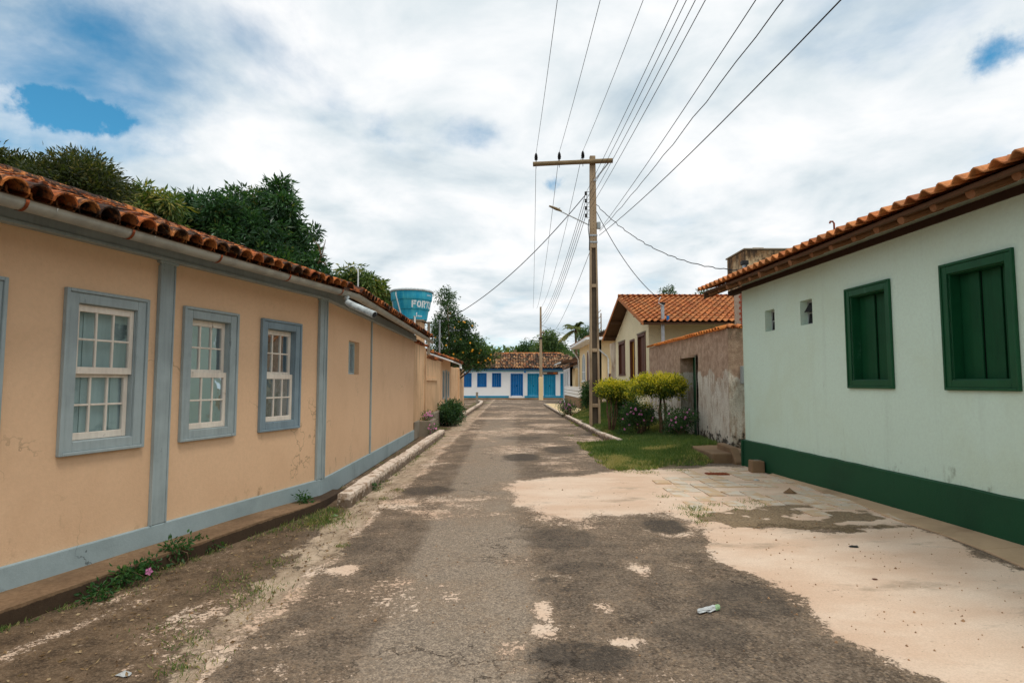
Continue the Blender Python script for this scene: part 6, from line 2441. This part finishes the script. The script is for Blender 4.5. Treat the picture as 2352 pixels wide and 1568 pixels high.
weed('large-leaved weed with one magenta flower at the foot of the left walk', 335, 1325, .16, 7, 2)
weed('tall upright leafy weed leaning against the left walk', 412, 1292, .26, 9)
weed('bushy weed left of the magenta flower on the left walk', 290, 1345, .14, 7)
weed('small leafy weed right of the tall upright weed', 470, 1265, .12, 6)
weed('flat dark weed nearest the camera at the left walk', 215, 1378, .10, 6)
weed('wispy weed where the left walk ends near the tall kerb', 700, 1165, .18, 8, 0, .04)
weed('weed at the foot of the blunt kerb end', 855, 1125, .10, 5)


def tufts():
    """scattered grass in cracks and along edges"""
    Ps, Ds, Ls, Vs = [], [], [], []

    def put(x, y, r, n, L, z=.0):
        p = np.stack([x + rng.normal(0, r, n), y + rng.normal(0, r, n), np.full(n, z - .008)], 1)
        Ps.append(p)
        Ds.append(unit(np.stack([rng.normal(0, .6, n), rng.normal(0, .6, n), np.ones(n) * .8], 1)))
        Ls.append(L * rng.uniform(.5, 1.3, n))
        Vs.append(np.clip(rng.normal(.68, .25, n), 0, 1))
    for u, v, r, n, L in [(742, 1192, .16, 420, .10), (720, 1205, .15, 300, .09), (765, 1175, .08, 160, .09), (640, 1290, .09, 90, .05), (590, 1350, .10, 140, .05), (560, 1380, .09, 110, .05), (430, 1470, .07, 90, .05), (420, 1530, .08, 120, .05),
                          (300, 1350, .1, 60, .05), (540, 1325, .10, 70, .05), (500, 1345, .08, 60, .04), (370, 1440, .08, 60, .04), (785, 1253, .03, 60, .04), (880, 1145, .05, 60, .05), (915, 1125, .05, 60, .05), (905, 1085, .06, 60, .05), (960, 1048, .06, 60, .05),
                          (1020, 985, .10, 120, .08), (1045, 972, .12, 160, .08), (1085, 940, .25, 220, .09), (1120, 925, .25, 220, .09), (1590, 1168, .10, 220, .05), (1600, 1182, .08, 160, .05), (1610, 1198, .05, 60, .04), (1735, 1152, .10, 130, .05), (1755, 1158, .08, 90, .05),
                          (1848, 1155, .10, 150, .05), (1700, 1166, .08, 60, .04), (1640, 1158, .05, 50, .04), (1525, 1140, .05, 50, .04), (1490, 1085, .10, 120, .05), (1560, 1080, .1, 130, .05), (1440, 1082, .1, 120, .05), (1370, 985, .1, 90, .08),
                          (850, 1120, .04, 70, .05), (1310, 1000, .08, 60, .06), (1340, 1030, .1, 90, .06)]:
        x, y = gp(u, v)
        put(x, y, r * 1.1, int(n * 1.1), L * .8)
    for k in range(60):      # foot of the left walk and kerbs
        Y = random.uniform(3.2, 8.5)
        put(LW_A + LW_B * Y + .385 * K1 + random.uniform(.02, .10), Y, .03, 14, .045)
    for k in range(50):
        Y = random.uniform(7.6, 17.6)
        put(-2.05 + random.uniform(0, .06), Y, .03, 12, .05)
    for k in range(40):
        Y = random.uniform(8.5, 26)
        put(random.uniform(-2.75, -2.3), Y, .06, 14, .06)
    for k in range(30):
        Y = random.uniform(24, 46)
        put(random.uniform(-2.9, -2.35), Y, .15, 40, .09)
    P, D, L, V = (np.concatenate(a) for a in (Ps, Ds, Ls, Vs))
    n = len(P)
    tag(leaf_mesh('grass_tufts', M['grass'], P, D, L, rng.uniform(.004, .009, n), V), 'scattered grass tufts in cracks and along kerbs', 'grass', kind='stuff')
    # dry leaves and pebbles
    m = 1500
    x = rng.uniform(-3.6, -1.6, m)
    y = rng.uniform(2.6, 9, m)
    ok = x > LW_A + LW_B * y + .5
    x, y = x[ok], y[ok]
    n = len(x)
    P = np.stack([x, y, np.full(n, .004)], 1)
    D = unit(np.stack([rng.normal(size=n), rng.normal(size=n), rng.uniform(0, .25, n)], 1))
    dl = leafmat('dry_leaves', [(0, (.10, .055, .025)), (.5, (.28, .18, .09)), (1, (.45, .34, .2))], .1, .8)
    tag(leaf_mesh('dry_leaves', dl, P, D, rng.uniform(.012, .045, n), rng.uniform(.008, .02, n), rng.random(n)), 'dry leaf scraps strewn over the brown dirt on the left', 'leaves', kind='stuff')
    mb = MB()
    for k in range(520):
        if k < 260:
            x, y = random.uniform(-3.2, 4.6), random.uniform(2.8, 9)
        else:
            x, y = random.uniform(1.9, 4.7), random.uniform(2.9, 8)
        s_ = random.uniform(.003, .009) if random.random() < .9 else random.uniform(.009, .016)
        z = float(road_z(np.array([x]), np.array([y]))[0])
        b0 = len(mb.v)
        pts = [(s_, 0, 0), (-s_ * .9, s_ * .2, 0), (.1 * s_, s_, 0), (0, -s_ * .8, 0), (0, 0, s_ * .9), (0, 0, -s_)]
        a = random.uniform(0, 6.28)
        for p in pts:
            mb.v.append((x + p[0] * math.cos(a) - p[1] * math.sin(a), y + p[0] * math.sin(a) + p[1] * math.cos(a), z + p[2] + .003))
        for f in ((0, 2, 4), (2, 1, 4), (1, 3, 4), (3, 0, 4), (2, 0, 5), (1, 2, 5), (3, 1, 5), (0, 3, 5)):
            mb.f.append(tuple(b0 + i for i in f))
    o = mb.build('gravel', plain('pebble', srgb(150, 118, 88), .9, 0, .5, 30))
    tag(o, 'small loose stones scattered on the road and sand', 'gravel', kind='stuff')


tufts()


# ------------------------------------------------------------------ worn paving on the right
def paving():
    m, n, b, _ = newmat('worn_paving_slab')
    b.inputs['Roughness'].default_value = .95
    oi = nd(n, 'ShaderNodeObjectInfo')
    c = mixc(n, (oi, 'Random'), (.56, .48, .385), (.66, .58, .48))
    c = mixc(n, thr(n, noise(n, 3.5, 7, .70), .42, .58, 0, .9), c, (.58, .40, .24))
    c = mixc(n, thr(n, noise(n, 16, 7, .7, w=4), .6, .72, 0, .7), c, (.16, .12, .08))
    setc(n, b, c)
    bump(n, b, noise(n, 30, 6, .7), .5, .006)
    bed = MB()
    o = mesh_np('pavement', [(2.0, 7.6, -.03), (4.5, 7.6, -.03), (4.5, 11.3, -.03), (2.0, 11.3, -.03)], [(0, 1, 2, 3)], M['earth'], kind='structure')
    poly = pix((1540, 1090), (1610, 1078), (1700, 1066), (1760, 1085), (1880, 1125), (2010, 1170), (2130, 1215), (2050, 1222), (1900, 1222), (1780, 1208), (1625, 1206), (1560, 1160), (1480, 1120))
    mes = []
    for k in range(4):
        w_, l_ = .236, .318
        jx = [random.uniform(-.012, .012) for _ in range(8)]
        mb = MB().hexa([(-w_ / 2 + jx[0], -l_ / 2 + jx[1], -.04), (w_ / 2 + jx[2], -l_ / 2 + jx[3], -.04), (w_ / 2 + jx[4], l_ / 2 + jx[5], -.04), (-w_ / 2 + jx[6], l_ / 2 + jx[7], -.04),
                        (-w_ / 2 + jx[0], -l_ / 2 + jx[1], .0), (w_ / 2 + jx[2], -l_ / 2 + jx[3], .0), (w_ / 2 + jx[4], l_ / 2 + jx[5], .0), (-w_ / 2 + jx[6], l_ / 2 + jx[7], .0)])
        me = bpy.data.meshes.new('paving_slab')
        me.from_pydata(mb.v, [], mb.f)
        me.materials.append(m)
        mes.append(me)
    y = 6.2
    while y < 11.6:
        x = 1.9
        while x < 4.8:
            s_ = float(poly_sd(np.array([x]), np.array([y]), poly)[0])
            if s_ > .05 and random.random() < .66 and float(ground_fields(np.array([x]), np.array([y]))[5][0]) < .45:
                z = float(road_z(np.array([x]), np.array([y]))[0]) + random.choice((.004, .008, .012, .016))
                p = piece('paving_slab', random.choice(mes), o, Matrix.Translation((x + random.uniform(-.006, .006), y, z)) @ Matrix.Rotation(random.uniform(-.03, .03), 4, 'Z') @ Matrix.Rotation(random.uniform(-.014, .014), 4, 'X') @ Matrix.Rotation(random.uniform(-.008, .008), 4, 'Y'))
            x += .256
        y += .332
    # cement apron strip along the green base
    s = MB()
    nseg = 14
    for i in range(nseg):
        s0_, s1_ = sr(10.3) + (sr(2.0) - sr(10.3)) * i / nseg, sr(10.3) + (sr(2.0) - sr(10.3)) * (i + 1) / nseg
        def zz(s_): return float(road_z(np.array([FR.p(s_, .3, 0).x]), np.array([FR.p(s_, .3, 0).y]))[0])
        wd = lambda s_: .13 + .42 * min(1, max(0, (s_ - 2.2) / 4.0)) + .05 * math.sin(s_ * 3.1)
        g_ = .006
        s.hexa([FR.p(s0_ + g_, .04, -.05), FR.p(s0_ + g_, wd(s0_), -.05), FR.p(s1_, wd(s1_), -.05), FR.p(s1_, .04, -.05),
                FR.p(s0_ + g_, .04, zz(s0_) + .03), FR.p(s0_ + g_, wd(s0_), zz(s0_) + .014), FR.p(s1_, wd(s1_), zz(s1_) + .014), FR.p(s1_, .04, zz(s1_) + .03)])
    ap = s.build('apron', M['apron'], bev=.006)
    ap['kind'] = 'structure'


paving()


# ------------------------------------------------------------------ litter
def litter():
    x, y = gp(1630, 1402)
    t = thing('crushed_bottle', 'crushed clear plastic bottle with green label lying on the asphalt', 'bottle', (x, y, 0))
    mb = MB()
    n = 12
    rows = [(-.105, .016, .010), (-.09, .022, .012), (-.06, .03, .011), (-.03, .026, .017), (0, .033, .014), (.03, .03, .019), (.05, .026, .018)]
    b = 0
    for i, (s_, a, h) in enumerate(rows):
        for k in range(n):
            an = 6.283 * k / n
            f = 1 + .25 * math.sin(k * 2.7 + i * 1.9)
            mb.v.append((x + s_ * .93 + .2 * a * math.cos(an), y + s_ * .36 + a * math.cos(an) * f, .012 + max(-.008, h * math.sin(an) * f)))
    for i in range(len(rows) - 1):
        for k in range(n):
            mb.f.append((i * n + k, i * n + (k + 1) % n, (i + 1) * n + (k + 1) % n, (i + 1) * n + k))
    mb.f.append(tuple(range(n)))
    mb.build('body', M['litter'], t)
    mb = MB()
    for i, (s_, a, h) in enumerate([(.048, .027, .019), (.075, .026, .021), (.09, .018, .014)]):
        for k in range(n):
            an = 6.283 * k / n
            mb.v.append((x + s_ * .93 + .2 * a * math.cos(an), y + s_ * .36 + a * math.cos(an), .014 + max(-.010, h * math.sin(an))))
    for i in range(2):
        for k in range(n):
            mb.f.append((i * n + k, i * n + (k + 1) % n, (i + 1) * n + (k + 1) % n, (i + 1) * n + k))
    mb.f.append(tuple(range(2 * n, 3 * n)))
    mb.build('label', M['litter_green'], t)

    def scrap(name, label, cat, u, v, r, mat, hgt=.5, z=0.0):
        x, y = gp(u, v, z)
        z = float(road_z(np.array([x]), np.array([y]))[0])
        mb = MB()
        n = 9
        mb.v.append((x, y, z + r * hgt))
        for ring, q in ((.55, hgt * .8), (1.0, .12)):
            for k in range(n):
                a = 6.283 * k / n
                f = ring * random.uniform(.65, 1.25)
                mb.v.append((x + r * f * math.cos(a), y + r * f * .7 * math.sin(a), z + .003 + r * q * random.uniform(.3, 1)))
        for k in range(n):
            k2 = (k + 1) % n
            mb.f.append((0, 1 + k, 1 + k2))
            mb.f.append((1 + k, 1 + n + k, 1 + n + k2, 1 + k2))
        so_ = mb.build(name, mat)
        sm_ = so_.modifiers.new('thick', 'SOLIDIFY')
        sm_.thickness = .002
        tag(so_, label, cat)
    scrap('crumpled_wrapper', 'crumpled white plastic wrapper on the brown dirt at lower left', 'litter', 288, 1547, .045, M['litter'])
    scrap('green_wrapper', 'small green wrapper in the grass by the blunt kerb end', 'litter', 770, 1184, .05, M['litter_green'])
    scrap('black_rag', 'small black scrap lying on the pale sand', 'litter', 1962, 1258, .05, M['black'], .3)
    scrap('white_scrap', 'white paper scrap near the loose concrete block', 'litter', 1737, 1103, .05, M['litter'])
    scrap('brown_stone', 'brown stone lying on the worn paving', 'stone', 1814, 1135, .09, M['block'], .9)
    scrap('dark_leaf', 'dark dead leaf on the sand beneath the first green window', 'leaf', 2010, 1330, .025, M['brownwood'], .4)
    x, y = gp(1647, 1088)
    mb = MB().box(x - .19, x + .19, y - .09, y + .09, -.02, .012)
    for k in range(6):
        mb.box(x - .16 + k * .055, x - .14 + k * .055, y - .08, y + .08, .012, .018)
    tag(mb.build('drain_cover', M['rust'], bev=.003), 'rusty flat drain cover set in the paving', 'drain cover')


litter()
